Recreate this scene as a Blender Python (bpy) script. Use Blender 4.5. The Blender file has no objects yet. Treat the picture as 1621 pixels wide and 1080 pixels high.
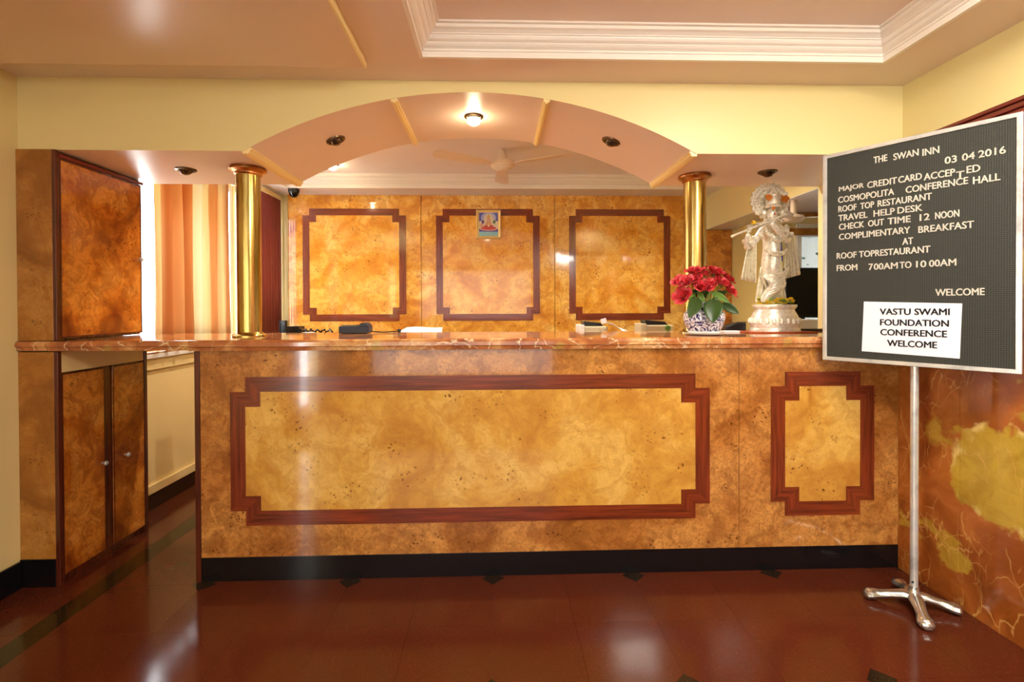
import bpy, bmesh, math, random
from mathutils import Vector, Matrix, noise as mnoise
random.seed(7)
PI = math.pi
sc = bpy.context.scene
C = sc.collection

# ------------------------------------------------------------------ camera
EYE = Vector((0, 0, 1.25))
CR = Vector((0.99948198, -0.03196251, -0.00376299))
CU = Vector((0.00404228, 0.00867786, 0.99995418))
CF = Vector((0.03192839, 0.9994514, -0.00880257))
FPX, CX, CY = 788.8, 810.5, 493.9
cam = bpy.data.objects.new('camera', bpy.data.cameras.new('camera'))
C.objects.link(cam)
m = Matrix((CR, CU, -CF)).transposed().to_4x4()
m.translation = EYE
cam.matrix_world = m
cam.data.sensor_width = 36
cam.data.lens = FPX / 1621 * 36
cam.data.shift_y = -(540 - CY) / 1621
cam.data.clip_start = 0.05
sc.camera = cam


def at(px, py, Y):
    d = CF + CR * ((px - CX) / FPX) - CU * ((py - CY) / FPX)
    return EYE + d * ((Y - EYE.y) / d.y)


# ------------------------------------------------------------------ world and light
sc.view_settings.view_transform = 'Standard'
sc.view_settings.look = 'None'
sc.view_settings.gamma = 1.0
sc.view_settings.use_curve_mapping = False
sc.view_settings.exposure = 0.0
w = bpy.data.worlds.new('world')
sc.world = w
w.use_nodes = True
bg = w.node_tree.nodes['Background']
bg.inputs[0].default_value = (0.93, 0.96, 1.0, 1)
bg.inputs[1].default_value = 22.0


def area(name, loc, rot, sx, sy, power, col, portal=False, spread=None):
    l = bpy.data.lights.new(name, 'AREA')
    l.shape = 'RECTANGLE'; l.size = sx; l.size_y = sy; l.energy = power; l.color = col
    if spread: l.spread = spread
    if portal: l.cycles.is_portal = True
    o = bpy.data.objects.new(name, l); C.objects.link(o)
    o.location = loc; o.rotation_euler = rot
    return o


WARM = (1.0, 0.93, 0.80)


def globe(name, loc, power, col, r):
    l = bpy.data.lights.new(name, 'POINT'); l.energy = power; l.color = col; l.shadow_soft_size = r
    o = bpy.data.objects.new(name, l); C.objects.link(o); o.location = loc; return o


area('unseen_lobby_light', (1.25, 1.1, 2.385), (0, 0, 0), 0.5, 0.5, 26, (1.0, 0.94, 0.82))
area('unseen_lobby_light', (1.40, -0.36, 2.33), (math.radians(48), 0, math.radians(12)), 0.42, 0.45, 46, (1.0, 0.95, 0.86))  # added fill light tilted at the counter front, out of view
area('entrance_daylight', (-0.5, -2.93, 1.2), (math.radians(90), 0, 0), 2.7, 1.9, 40, (0.93, 0.97, 1.0))
area('window_portal', (-2.20, 3.59, 1.62), (0, -PI / 2, 0), 1.25, 1.30, 1, (1, 1, 1), portal=True)
area('gallery_portal', (2.9, 3.97, 1.5), (-PI / 2, 0, 0), 1.2, 1.0, 1, (1, 1, 1), portal=True)


def spot(loc, power, col=(1, .8, .5), ang=110, r=0.03):
    l = bpy.data.lights.new('spot', 'SPOT')
    l.energy = power; l.color = col; l.spot_size = math.radians(ang); l.spot_blend = .6; l.shadow_soft_size = r
    o = bpy.data.objects.new('spot_beam', l); C.objects.link(o); o.location = loc
    return o


# ------------------------------------------------------------------ materials
def S(r, g, b):
    f = lambda c: (c / 255 / 12.92) if c / 255 <= .04045 else ((c / 255 + .055) / 1.055) ** 2.4
    return (f(r), f(g), f(b), 1)


class NT:
    def __init__(s, name):
        s.m = bpy.data.materials.new(name); s.m.use_nodes = True
        s.t = s.m.node_tree; s.b = s.t.nodes['Principled BSDF']
        s.tc = s.t.nodes.new('ShaderNodeTexCoord')

    def n(s, typ, **k):
        x = s.t.nodes.new('ShaderNode' + typ)
        for a, v in k.items():
            if a in x.inputs: x.inputs[a].default_value = v
            else: setattr(x, a, v)
        return x

    def l(s, a, b): s.t.links.new(a, b)

    def map(s, scale=(1, 1, 1), loc=(0, 0, 0), rot=(0, 0, 0), src=None):
        x = s.n('Mapping'); x.inputs['Scale'].default_value = scale; x.inputs['Location'].default_value = loc
        x.inputs['Rotation'].default_value = rot
        s.l(src or s.tc.outputs['Object'], x.inputs[0]); return x.outputs[0]

    def noise(s, vec, scale, detail=4, rough=.5, dist=0.0):
        x = s.n('TexNoise', Scale=scale, Detail=detail, Roughness=rough, Distortion=dist)
        s.l(vec, x.inputs['Vector']); return x.outputs['Fac']

    def vor(s, vec, scale, feature='F1', rnd=1.0):
        x = s.n('TexVoronoi', Scale=scale, Randomness=rnd); x.feature = feature
        s.l(vec, x.inputs['Vector']); return x.outputs['Distance']

    def ramp(s, fac, stops, interp='LINEAR'):
        x = s.n('ValToRGB'); x.color_ramp.interpolation = interp
        e = x.color_ramp.elements
        while len(e) < len(stops): e.new(.5)
        for i, (p, c) in enumerate(stops):
            e[i].position = p; e[i].color = c if len(c) == 4 else (*c, 1)
        s.l(fac, x.inputs[0]); return x.outputs[0]

    def mix(s, fac, a, b, mode='MIX'):
        x = s.n('MixRGB'); x.blend_type = mode
        for i, v in ((0, fac), (1, a), (2, b)):
            if isinstance(v, bpy.types.NodeSocket): s.l(v, x.inputs[i])
            else: x.inputs[i].default_value = v
        return x.outputs[0]

    def math(s, op, a, b=0.0):
        x = s.n('Math'); x.operation = op
        for i, v in ((0, a), (1, b)):
            if isinstance(v, bpy.types.NodeSocket): s.l(v, x.inputs[i])
            else: x.inputs[i].default_value = v
        return x.outputs[0]

    def bump(s, h, strength=.2, dist=.002):
        x = s.n('Bump', Strength=strength, Distance=dist); s.l(h, x.inputs['Height'])
        s.l(x.outputs[0], s.b.inputs['Normal'])

    def warp(s, vec, scale, amt):
        x = s.n('TexNoise', Scale=scale, Detail=3); s.l(vec, x.inputs['Vector'])
        v = s.n('VectorMath'); v.operation = 'SUBTRACT'; s.l(x.outputs['Color'], v.inputs[0]); v.inputs[1].default_value = (.5, .5, .5)
        v2 = s.n('VectorMath'); v2.operation = 'SCALE'; s.l(v.outputs[0], v2.inputs[0]); v2.inputs['Scale'].default_value = amt
        v3 = s.n('VectorMath'); v3.operation = 'ADD'; s.l(vec, v3.inputs[0]); s.l(v2.outputs[0], v3.inputs[1])
        return v3.outputs[0]

    def out(s, col=None, rough=.5, metal=0, coat=0, spec=None, coat_rough=.05):
        if col is not None:
            if isinstance(col, bpy.types.NodeSocket): s.l(col, s.b.inputs['Base Color'])
            else: s.b.inputs['Base Color'].default_value = col
        if isinstance(rough, bpy.types.NodeSocket): s.l(rough, s.b.inputs['Roughness'])
        else: s.b.inputs['Roughness'].default_value = rough
        s.b.inputs['Metallic'].default_value = metal
        s.b.inputs['Coat Weight'].default_value = coat
        s.b.inputs['Coat Roughness'].default_value = coat_rough
        if spec is not None: s.b.inputs['Specular IOR Level'].default_value = spec
        return s.m


BLK, WHT = (0, 0, 0, 1), (1, 1, 1, 1)


def plain(name, col, rough=.5, metal=0, coat=0, var=.06, vs=6.0, bump=0.0, bs=60, spec=None):
    s = NT(name); v = s.map()
    f = s.noise(v, vs, 3)
    c2 = tuple(min(1, x * (1 - var * 2)) for x in col[:3]) + (1,)
    c = s.mix(f, col, c2)
    if bump: s.bump(s.noise(v, bs, 3), bump, .001)
    return s.out(c, rough, metal, coat, spec)


def burl(name, pale, gold, brown, seed, knot=1.0, rough=.09, mott=.5, figure=.34):
    """burr veneer: cloudy figure, swirls and clusters of small dark eyes"""
    s = NT(name); v = s.map(loc=(seed * 3.1, seed * 1.7, seed * 2.3))
    wv = s.warp(v, 3.2, .35)
    c = s.ramp(s.noise(wv, 2.6, 6, .55, .9), [(.30, brown), (.47, gold), (.60, pale), (.8, gold)])
    fig = s.noise(s.warp(v, 9, .14), 9, 6, .65, 1.4)
    c = s.mix(s.ramp(fig, [(.42, WHT), (.56, BLK)]), c, s.mix(figure, c, brown))
    swirl = s.ramp(s.noise(s.warp(v, 6, .25), 5, 2, .4, 2.5), [(.455, BLK), (.49, WHT), (.50, WHT), (.54, BLK)])
    c = s.mix(s.math('MULTIPLY', swirl, .16), c, brown)
    fine = s.noise(v, 90, 3, .6)
    c = s.mix(s.math('MULTIPLY', s.ramp(fine, [(.45, BLK), (.7, WHT)]), mott * .5), c, brown)
    mask = s.ramp(s.vor(s.warp(v, 7, .10), 7.5), [(.24, WHT), (.50, BLK)])
    mask = s.math('MULTIPLY', mask, s.ramp(s.noise(v, 3.1, 2, .5), [(.34, BLK), (.46, WHT)]))
    eyes = s.ramp(s.vor(s.warp(v, 40, .03), 44), [(.12, WHT), (.30, BLK)])
    eyes = s.math('MULTIPLY', eyes, mask)
    halo = s.math('MULTIPLY', s.ramp(s.vor(s.warp(v, 20, .03), 24), [(.1, WHT), (.42, BLK)]), mask)
    dark = tuple(x * k_ for x, k_ in zip(brown[:3], (.30, .22, .18))) + (1,)
    c = s.mix(s.math('MULTIPLY', halo, .45 * knot), c, brown)
    c = s.mix(s.math('MULTIPLY', eyes, .85 * knot), c, dark)
    fk = s.ramp(s.noise(s.warp(v, 14, .12), 26, 3, .5, 2.2), [(.66, BLK), (.72, WHT)])
    fm = s.ramp(s.noise(v, 4.0, 2), [(.44, BLK), (.56, WHT)])
    c = s.mix(s.math('MULTIPLY', s.math('MULTIPLY', fk, fm), .55 * knot), c, s.mix(.5, brown, dark))
    s.bump(s.noise(v, 3, 2), .05, .01)
    return s.out(c, rough, 0, .35, coat_rough=.03)


M = {}
M['burl_office'] = burl('burl_office', S(252, 206, 112), S(240, 176, 72), S(190, 108, 32), 1, 1.4, figure=.5)
M['burl_office_inlay'] = burl('burl_office_inlay', S(250, 196, 96), S(240, 168, 58), S(200, 118, 32), 2, 1.4, figure=.45)
M['burl_counter'] = burl('burl_counter', S(220, 156, 80), S(192, 124, 56), S(132, 76, 30), 3, 1.0, mott=1.0, figure=.5)
M['burl_counter_inlay'] = burl('burl_counter_inlay', S(238, 194, 102), S(222, 168, 72), S(184, 120, 44), 4, 1.1, mott=.3)
M['burl_cabinet'] = burl('burl_cabinet', S(226, 152, 60), S(204, 120, 36), S(126, 58, 16), 5, 1.1, figure=.55)
M['burl_pier'] = burl('burl_pier', S(196, 138, 62), S(176, 114, 42), S(140, 84, 28), 6, .7)


def mahog(name, axis, col=(130, 54, 27)):
    s = NT(name)
    sc_ = [30, 30, 30]; sc_[axis] = 1.6
    v = s.map(scale=tuple(sc_))
    c = s.ramp(s.noise(v, 2.2, 5, .6, .4), [(.3, S(*[x * .66 for x in col])), (.55, S(*col)), (.75, S(*[min(255, x * 1.18) for x in col]))])
    return s.out(c, .2, 0, .3)


M['mahog_h'] = mahog('mahogany_horizontal', 0)
M['mahog_v'] = mahog('mahogany_vertical', 2)
M['mahog_dark'] = mahog('mahogany_dark', 2, (92, 38, 22))
M['maroon_wood'] = mahog('maroon_wood', 1, (124, 34, 30))

CREAM = S(240, 222, 158)
M['wall'] = plain('cream_wall_paint', CREAM, .38, var=.03, vs=1.5, bump=.05, bs=25)
M['wall_yellow'] = plain('yellow_wall_paint', S(226, 204, 128), .45, var=.04, vs=2)
M['ceiling'] = plain('ceiling_paint', S(238, 216, 198), .33, var=.03, vs=1.3, bump=.07, bs=14)
M['ceiling_office'] = plain('office_ceiling_paint', S(246, 236, 230), .4, var=.02)
M['ceiling_warm'] = plain('ceiling_gloss_paint', S(232, 206, 178), .27, var=.03, vs=1.3, bump=.10, bs=10, spec=.9)
M['mould'] = plain('moulding_paint', S(250, 242, 230), .35, var=.02)
M['cream_trim'] = plain('cream_trim_paint', S(250, 226, 160), .3, var=.03)
M['white'] = plain('white_paint', S(246, 244, 238), .35, var=.02)
M['black_gloss'] = plain('black_tile', S(24, 22, 24), .14, var=.2, vs=30)
M['black_plastic'] = plain('black_plastic', S(20, 19, 20), .3, var=.15)
M['screen_black'] = plain('black_screen', S(12, 11, 12), .08, var=.1)
M['navy_plastic'] = plain('navy_plastic', S(34, 36, 58), .4, var=.12)
M['beige_plastic'] = plain('beige_plastic', S(214, 200, 164), .45)
M['paper'] = plain('white_paper', S(248, 246, 250), .7, var=.02)
M['ink'] = plain('dark_ink', S(34, 34, 40), .7)
M['grey_metal'] = plain('grey_metal', S(120, 112, 100), .3, .9)
M['dark_bronze'] = plain('dark_bronze', S(104, 84, 62), .25, .9)
M['letter'] = plain('white_letter_plastic', S(248, 240, 222), .4, var=.02)
M['green_leaf'] = plain('green_leaf', S(62, 92, 40), .35, var=.25, vs=18)
M['light_leaf'] = plain('light_green_leaf', S(112, 152, 58), .4, var=.2, vs=18)
M['rose'] = plain('red_rose_petal', S(236, 62, 70), .45, var=.25, vs=25)
M['marigold_y'] = plain('yellow_marigold', S(250, 206, 30), .7, var=.15, vs=60, bump=.8, bs=150)
M['marigold_o'] = plain('orange_marigold', S(240, 140, 24), .7, var=.2, vs=60, bump=.8, bs=150)
M['blue_cloth'] = plain('blue_cloth', S(96, 110, 210), .6)
M['fan_white'] = plain('cream_enamel', S(236, 214, 186), .35)


def mk_brass():
    s = NT('polished_brass'); v = s.map(scale=(8, 8, 1.2))
    f = s.noise(v, 3, 5, .6)
    c = s.ramp(f, [(.3, S(172, 142, 68)), (.6, S(208, 182, 108))])
    r = s.math('ADD', s.math('MULTIPLY', f, .16), .12)
    return s.out(c, r, 1.0)


M['brass'] = mk_brass()


def mk_bronze_cap():
    s = NT('copper_capital'); c = s.ramp(s.noise(s.map(), 20, 3), [(.3, S(150, 96, 50)), (.7, S(206, 150, 92))])
    return s.out(c, .28, 1.0)


M['capital'] = mk_bronze_cap()


def mk_silver(name, base=(244, 236, 212), sc_=70, b=.35, metal=None):
    s = NT(name); v = s.map()
    f = s.noise(v, sc_, 4, .6)
    c = s.ramp(f, [(.3, S(*[x * .78 for x in base])), (.48, S(*base)), (.7, S(250, 246, 232))])
    s.bump(f, b, .004)
    return s.out(c, .27 if metal is None else .22, .32 if metal is None else metal)


M['silver'] = mk_silver('chased_silver')
M['silver_pleat'] = mk_silver('silver_cloth', (238, 228, 196), 40, .3)
M['alu'] = mk_silver('brushed_aluminium', (222, 224, 220), 8, .02, .5)
M['cast_silver'] = mk_silver('cast_silver_paint', (205, 205, 198), 14, .12, .9)


def mk_slab():
    s = NT('red_marble_slab'); v = s.map(loc=(3, 1, 2)); wv = s.warp(v, 4, .3)
    c = s.ramp(s.noise(wv, 5, 6, .6, .6), [(.3, S(146, 78, 48)), (.5, S(188, 116, 66)), (.64, S(224, 170, 108)), (.8, S(176, 100, 54))])
    vein = s.ramp(s.vor(s.warp(s.map(scale=(1, 1, 1.6), loc=(1, 2, 3)), 7, .28), 7, 'DISTANCE_TO_EDGE'), [(0, WHT), (.035, BLK)])
    msk = s.ramp(s.noise(v, 3.2, 2), [(.46, BLK), (.58, WHT)])
    c = s.mix(s.math('MULTIPLY', s.math('MULTIPLY', vein, msk), .9), c, S(246, 222, 176))
    grn = s.ramp(s.noise(wv, 7, 3), [(.62, BLK), (.68, WHT)])
    c = s.mix(s.math('MULTIPLY', grn, .5), c, S(186, 164, 80))
    return s.out(c, .1, 0, .3)


M['slab'] = mk_slab()


def mk_marble_wall():
    s = NT('orange_marble'); v = s.map(); wv = s.warp(v, 3, .35)
    c = s.ramp(s.noise(wv, 3.2, 7, .6, .5), [(.28, S(116, 58, 20)), (.46, S(160, 86, 32)), (.6, S(190, 112, 48)), (.78, S(150, 78, 28))])
    # olive yellow inclusion in the stone
    g = s.n('Vector' + 'Math'); g.operation = 'DISTANCE'
    pv = s.map(scale=(0, 1.0, 1.45), loc=(0, -.80, -.56 * 1.45), src=s.warp(s.warp(v, 3.5, .42), 14, .10))
    s.l(pv, g.inputs[0]); g.inputs[1].default_value = (0, 0, 0)
    patch = s.ramp(g.outputs['Value'], [(.225, WHT), (.25, BLK)])
    ring = s.ramp(g.outputs['Value'], [(.20, BLK), (.232, WHT), (.245, WHT), (.27, BLK)])
    oc = s.ramp(s.noise(wv, 8, 5, .6), [(.3, S(170, 134, 36)), (.6, S(206, 172, 60)), (.8, S(186, 150, 50))])
    c = s.mix(patch, c, oc)
    rm = s.ramp(s.noise(v, 9, 3), [(.5, BLK), (.6, WHT)])
    c = s.mix(s.math('MULTIPLY', ring, rm), c, S(236, 208, 124))
    o2 = s.ramp(s.noise(s.warp(s.map(scale=(1, 1, 1.4), loc=(4, 2, 7)), 3, .5), 2.2, 4), [(.62, BLK), (.65, WHT)])
    c = s.mix(s.math('MULTIPLY', o2, .75), c, oc)
    for sc_, wd, seed, rt in ((6, .018, 1, .2), (11, .02, 5, .9), (3.2, .011, 9, -.5)):
        e = s.vor(s.warp(s.map(loc=(seed, seed, seed), rot=(rt, 0, 0), scale=(1, 1.5, .8)), 5, .18), sc_, 'DISTANCE_TO_EDGE')
        vein = s.ramp(e, [(0, WHT), (wd, BLK)])
        msk = s.ramp(s.noise(s.map(loc=(seed * 2, 0, seed)), 4.5, 3), [(.50, BLK), (.58, WHT)])
        c = s.mix(s.math('MULTIPLY', s.math('MULTIPLY', vein, msk), .85), c, S(226, 176, 92))
    return s.out(c, .14, 0, .2)


M['marble'] = mk_marble_wall()


def mk_floor(name, a, b):
    s = NT(name); v = s.map()
    inf = s.n('ObjectInfo')
    c = s.ramp(s.noise(v, 1.2, 3), [(.3, a), (.7, b)])
    sp = s.ramp(s.vor(v, 170), [(.2, WHT), (.32, BLK)])
    c = s.mix(s.math('MULTIPLY', sp, .30), c, S(60, 22, 12))
    sp2 = s.ramp(s.vor(s.map(loc=(5, 5, 5)), 120), [(.12, WHT), (.2, BLK)])
    c = s.mix(s.math('MULTIPLY', sp2, .22), c, S(190, 110, 80))
    c = s.mix(s.math('MULTIPLY', inf.outputs['Random'], .16), c, S(70, 24, 12))
    r = s.math('ADD', s.math('MULTIPLY', s.noise(v, 40, 4), .09), .085)
    s.bump(s.noise(v, 5, 3), .06, .01)
    return s.out(c, r, 0, 0, .36)


M['floor'] = mk_floor('red_terrazzo', S(84, 36, 20), S(100, 46, 27))
M['floor_dark'] = mk_floor('black_terrazzo', S(30, 28, 20), S(38, 36, 24))
M['floor_green'] = mk_floor('green_terrazzo', S(34, 28, 10), S(44, 40, 15))
M['grout'] = plain('grout', S(84, 42, 28), .7)


def mk_board():
    s = NT('grooved_letter_felt'); tc = s.map()
    sep = s.n('SeparateXYZ'); s.l(tc, sep.inputs[0])
    wx = s.math('SINE', s.math('MULTIPLY', sep.outputs[0], 2 * PI / .0072))
    wz = s.math('SINE', s.math('MULTIPLY', sep.outputs[2], 2 * PI / .0072))
    k = s.math('MAXIMUM', wx, wz)
    c = s.mix(s.ramp(k, [(.2, BLK), (.95, WHT)]), S(34, 34, 28), S(64, 64, 54))
    s.bump(k, .4, .001)
    return s.out(c, .75)


M['board'] = mk_board()


def mk_curtain():
    s = NT('striped_curtain_cloth'); tc = s.map(scale=(0.0, 1, 0))
    sep = s.n('SeparateXYZ'); s.l(s.tc.outputs['Object'], sep.inputs[0])
    f = s.math('ADD', s.math('DIVIDE', sep.outputs[1], 1.10), .5)      # object origin is the middle of the curtain
    O1, O2, O3, K1, K2 = S(190, 124, 70), S(204, 150, 96), S(212, 172, 122), S(222, 206, 166), S(228, 220, 196)
    c = s.ramp(f, [(0, O3), (.10, K1), (.13, O1), (.20, O2), (.28, O3), (.31, O1), (.36, O2), (.39, K1), (.46, K2), (.54, K1), (.58, O3), (.66, O2), (.72, K1), (.76, O1), (.84, O3), (.90, K2), (1, K2)])
    s.l(c, s.b.inputs['Base Color']); s.b.inputs['Roughness'].default_value = .9
    tr = s.n('BsdfTranslucent'); s.l(c, tr.inputs[0])
    mx = s.n('MixShader'); mx.inputs[0].default_value = .28
    out = s.t.nodes['Material Output']
    s.l(s.b.outputs[0], mx.inputs[1]); s.l(tr.outputs[0], mx.inputs[2]); s.l(mx.outputs[0], out.inputs[0])
    return s.m


M['curtain'] = mk_curtain()
M['maroon_blind'] = plain('maroon_blind', S(150, 66, 62), .6, var=.1)
M['sill'] = M['slab']


def mk_glass():
    s = NT('window_glass')
    s.b.inputs['Transmission Weight'].default_value = 1.0; s.b.inputs['Roughness'].default_value = 0.0
    s.b.inputs['IOR'].default_value = 1.01
    return s.m


M['glass'] = mk_glass()


def mk_leafglass():
    s = NT('leaf_etched_film'); v = s.map(scale=(1, 1, 1))
    leaf = s.ramp(s.vor(s.warp(s.map(scale=(1, 1, 1.9), rot=(0, .6, 0)), 9, .1), 14), [(.16, WHT), (.30, BLK)])
    msk = s.ramp(s.noise(v, 6, 2), [(.42, BLK), (.52, WHT)])
    c = s.mix(s.math('MULTIPLY', leaf, msk), (.24, .25, .25, 1), (.02, .045, .03, 1))
    tr = s.n('BsdfTranslucent'); s.l(c, tr.inputs[0])
    s.l(tr.outputs[0], s.t.nodes['Material Output'].inputs[0])
    return s.m


M['leafglass'] = mk_leafglass()


def mk_vase():
    s = NT('blue_and_white_glaze'); v = s.map()
    # floral brush pattern: petals about Voronoi centres
    x = s.n('TexVoronoi', Scale=17.0, Randomness=.8); s.l(s.warp(v, 20, .02), x.inputs['Vector'])
    e = s.vor(s.warp(v, 30, .04), 30, 'DISTANCE_TO_EDGE')
    a = s.ramp(e, [(.05, BLK), (.09, WHT)], 'LINEAR')
    ring = s.math('SINE', s.math('MULTIPLY', x.outputs['Distance'], 26))
    b = s.ramp(ring, [(.35, BLK), (.5, WHT)])
    f = s.mix(.5, a, b); g = s.ramp(f, [(.45, BLK), (.55, WHT)])
    return s.out(s.mix(g, S(26, 28, 96), S(244, 244, 250)), .12, 0, .5)


M['vase'] = mk_vase()


def emit(name, col, st):
    s = NT(name); s.b.inputs['Base Color'].default_value = WHT
    s.b.inputs['Emission Color'].default_value = col; s.b.inputs['Emission Strength'].default_value = st
    return s.m


M['bulb'] = emit('lit_bulb', (1, .85, .55, 1), 40)
M['lens_off'] = plain('unlit_lamp_lens', S(120, 100, 70), .15)


# ------------------------------------------------------------------ mesh helpers
class MB:
    def __init__(s): s.v = []; s.f = []; s.m = []; s.smooth = False

    def add(s, vs, fs, mi=0):
        o = len(s.v); s.v += [Vector(q) for q in vs]; s.f += [tuple(i + o for i in f) for f in fs]; s.m += [mi] * len(fs); return s

    def box(s, x0, x1, y0, y1, z0, z1, mi=0, T=None):
        vs = [Vector((x, y, z)) for x in (x0, x1) for y in (y0, y1) for z in (z0, z1)]
        if T: vs = [T @ q for q in vs]
        return s.add(vs, [(0, 1, 3, 2), (4, 6, 7, 5), (0, 4, 5, 1), (2, 3, 7, 6), (0, 2, 6, 4), (1, 5, 7, 3)], mi)

    def prism(s, poly, y0, y1, ax='y', mi=0):
        n = len(poly)
        k = {'y': lambda a, b, t: (a, t, b), 'x': lambda a, b, t: (t, a, b), 'z': lambda a, b, t: (a, b, t)}[ax]
        vs = [k(a, b, y0) for a, b in poly] + [k(a, b, y1) for a, b in poly]
        return s.add(vs, [tuple(range(n)), tuple(range(2 * n - 1, n - 1, -1))] + [(i, i + n, (i + 1) % n + n, (i + 1) % n) for i in range(n)], mi)

    def lathe(s, prof, c=(0, 0, 0), n=32, mi=0, T=None, sq=(1, 1)):
        vs = []; fs = []
        for r, z in prof:
            for i in range(n):
                a = 2 * PI * i / n
                q = Vector((r * math.cos(a) * sq[0], r * math.sin(a) * sq[1], z))
                if T: q = T @ q
                vs.append(q + Vector(c))
        for j in range(len(prof) - 1):
            for i in range(n):
                k = (i + 1) % n
                fs.append((j * n + i, j * n + k, (j + 1) * n + k, (j + 1) * n + i))
        if prof[0][0] > 1e-6: fs.append(tuple(range(n - 1, -1, -1)))
        if prof[-1][0] > 1e-6: fs.append(tuple((len(prof) - 1) * n + i for i in range(n)))
        s.smooth = True
        return s.add(vs, fs, mi)

    def tube(s, pts, r, n=10, mi=0):
        pts = [Vector(q) for q in pts]; vs = []; fs = []
        rs = r if isinstance(r, (list, tuple)) else [r] * len(pts)
        up = Vector((0, 0, 1))
        for i, q in enumerate(pts):
            t = (pts[min(i + 1, len(pts) - 1)] - pts[max(i - 1, 0)]).normalized()
            a = t.cross(up if abs(t.dot(up)) < .95 else Vector((1, 0, 0))).normalized(); b = t.cross(a)
            for k in range(n):
                an = 2 * PI * k / n; vs.append(q + (a * math.cos(an) + b * math.sin(an)) * rs[i])
        for i in range(len(pts) - 1):
            for k in range(n):
                k2 = (k + 1) % n; fs.append((i * n + k, i * n + k2, (i + 1) * n + k2, (i + 1) * n + k))
        fs.append(tuple(range(n - 1, -1, -1))); fs.append(tuple((len(pts) - 1) * n + k for k in range(n)))
        s.smooth = True
        return s.add(vs, fs, mi)

    def grid(s, fn, nu, nv, mi=0, thick=0.0):
        vs = [Vector(fn(i / nu, j / nv)) for j in range(nv + 1) for i in range(nu + 1)]
        fs = [(j * (nu + 1) + i, j * (nu + 1) + i + 1, (j + 1) * (nu + 1) + i + 1, (j + 1) * (nu + 1) + i) for j in range(nv) for i in range(nu)]
        s.smooth = True
        return s.add(vs, fs, mi)


def build(name, mb, mats, parent=None, bevel=0, smooth=None, solid=0, inv=True):
    me = bpy.data.meshes.new(name)
    vs = mb.v
    if parent is not None and inv:
        im = ROOTM.get(parent.name, Matrix()).inverted()
        vs = [im @ q for q in vs]
    me.from_pydata([tuple(q) for q in vs], [], mb.f)
    if not isinstance(mats, (list, tuple)): mats = [mats]
    for q in mats: me.materials.append(M[q] if isinstance(q, str) else q)
    for p_, mi in zip(me.polygons, mb.m): p_.material_index = mi
    b = bmesh.new(); b.from_mesh(me); bmesh.ops.recalc_face_normals(b, faces=b.faces)
    sm = mb.smooth if smooth is None else smooth
    if sm:
        for f in b.faces: f.smooth = True
        for e in b.edges:
            if len(e.link_faces) == 2 and e.calc_face_angle(0) > math.radians(38): e.smooth = False
    b.to_mesh(me); b.free()
    o = bpy.data.objects.new(name, me); C.objects.link(o)
    if parent is not None:
        o.parent = parent
    if bevel:
        md = o.modifiers.new('bevel', 'BEVEL'); md.width = bevel; md.segments = 2; md.limit_method = 'ANGLE'
    if solid:
        md = o.modifiers.new('solid', 'SOLIDIFY'); md.thickness = solid; md.offset = 0
    return o


ROOTM = {}


def thing(name, label, cat, loc=(0, 0, 0), rz=0, group=None):
    o = bpy.data.objects.new(name, None); C.objects.link(o)
    o.location = loc; o.rotation_euler = (0, 0, rz); o.empty_display_size = .05
    o['label'] = label; o['category'] = cat
    if group: o['group'] = group
    ROOTM[o.name] = Matrix.Translation(loc) @ Matrix.Rotation(rz, 4, 'Z')
    return o


def tag(o, label, cat, group=None):
    o['label'] = label; o['category'] = cat
    if group: o['group'] = group
    return o


def rebase(o, loc):
    """move a single-mesh thing's origin to its base"""
    T = Vector(loc); o.data.transform(Matrix.Translation(-T)); o.location = T; return o


def struct(name, mb, mat, **k):
    o = build(name, mb, mat, **k); o['kind'] = 'structure'; return o


def sub(name, mb, mats, parent, **k):
    """sub-part: parent is a part whose own parent's frame is used"""
    root = parent
    while root.parent: root = root.parent
    ROOTM.setdefault(parent.name, ROOTM.get(root.name, Matrix()))
    return build(name, mb, mats, parent, **k)


def skin(name, verts, edges, radii, mat, parent, levels=2, root=0):
    me = bpy.data.meshes.new(name)
    im = ROOTM.get(parent.name, Matrix()).inverted() if parent else Matrix()
    me.from_pydata([tuple(im @ Vector(q)) for q in verts], edges, [])
    o = bpy.data.objects.new(name, me); C.objects.link(o)
    o.modifiers.new('s', 'SKIN')
    for i, r in enumerate(radii):
        sv = me.skin_vertices[0].data[i]
        sv.radius = (r, r) if not isinstance(r, tuple) else r
        sv.use_root = (i == root)
    ss = o.modifiers.new('ss', 'SUBSURF'); ss.levels = levels; ss.render_levels = levels
    dg = bpy.context.evaluated_depsgraph_get(); dg.update()
    nm = bpy.data.meshes.new_from_object(o.evaluated_get(dg))
    o.modifiers.clear(); o.data = nm; nm.name = name
    nm.materials.clear(); nm.materials.append(M[mat])
    for p_ in nm.polygons: p_.use_smooth = True
    if parent: o.parent = parent
    return o


# ------------------------------------------------------------------ room shell
XL, XR = -2.14, 1.93            # lobby walls
YH, YS, YB = 2.31, 2.93, 4.64   # header front, soffit back, office back wall
ZS, ZC = 1.967, 2.293           # soffit, ceiling
ZT = 2.39                       # raised tray ceilings
YR = -3.0                       # wall behind the camera

fl = struct('floor', MB().box(-2.5, 4.4, YR - .2, 5.2, -.10, -.009), 'grout')
# terrazzo tiles with black diamonds at every second corner
P = .3263; PY = .337; X0 = -.672; Y0 = 2.29; DH = .052; G = .00035
tiles = []; ncount = 0


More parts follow.
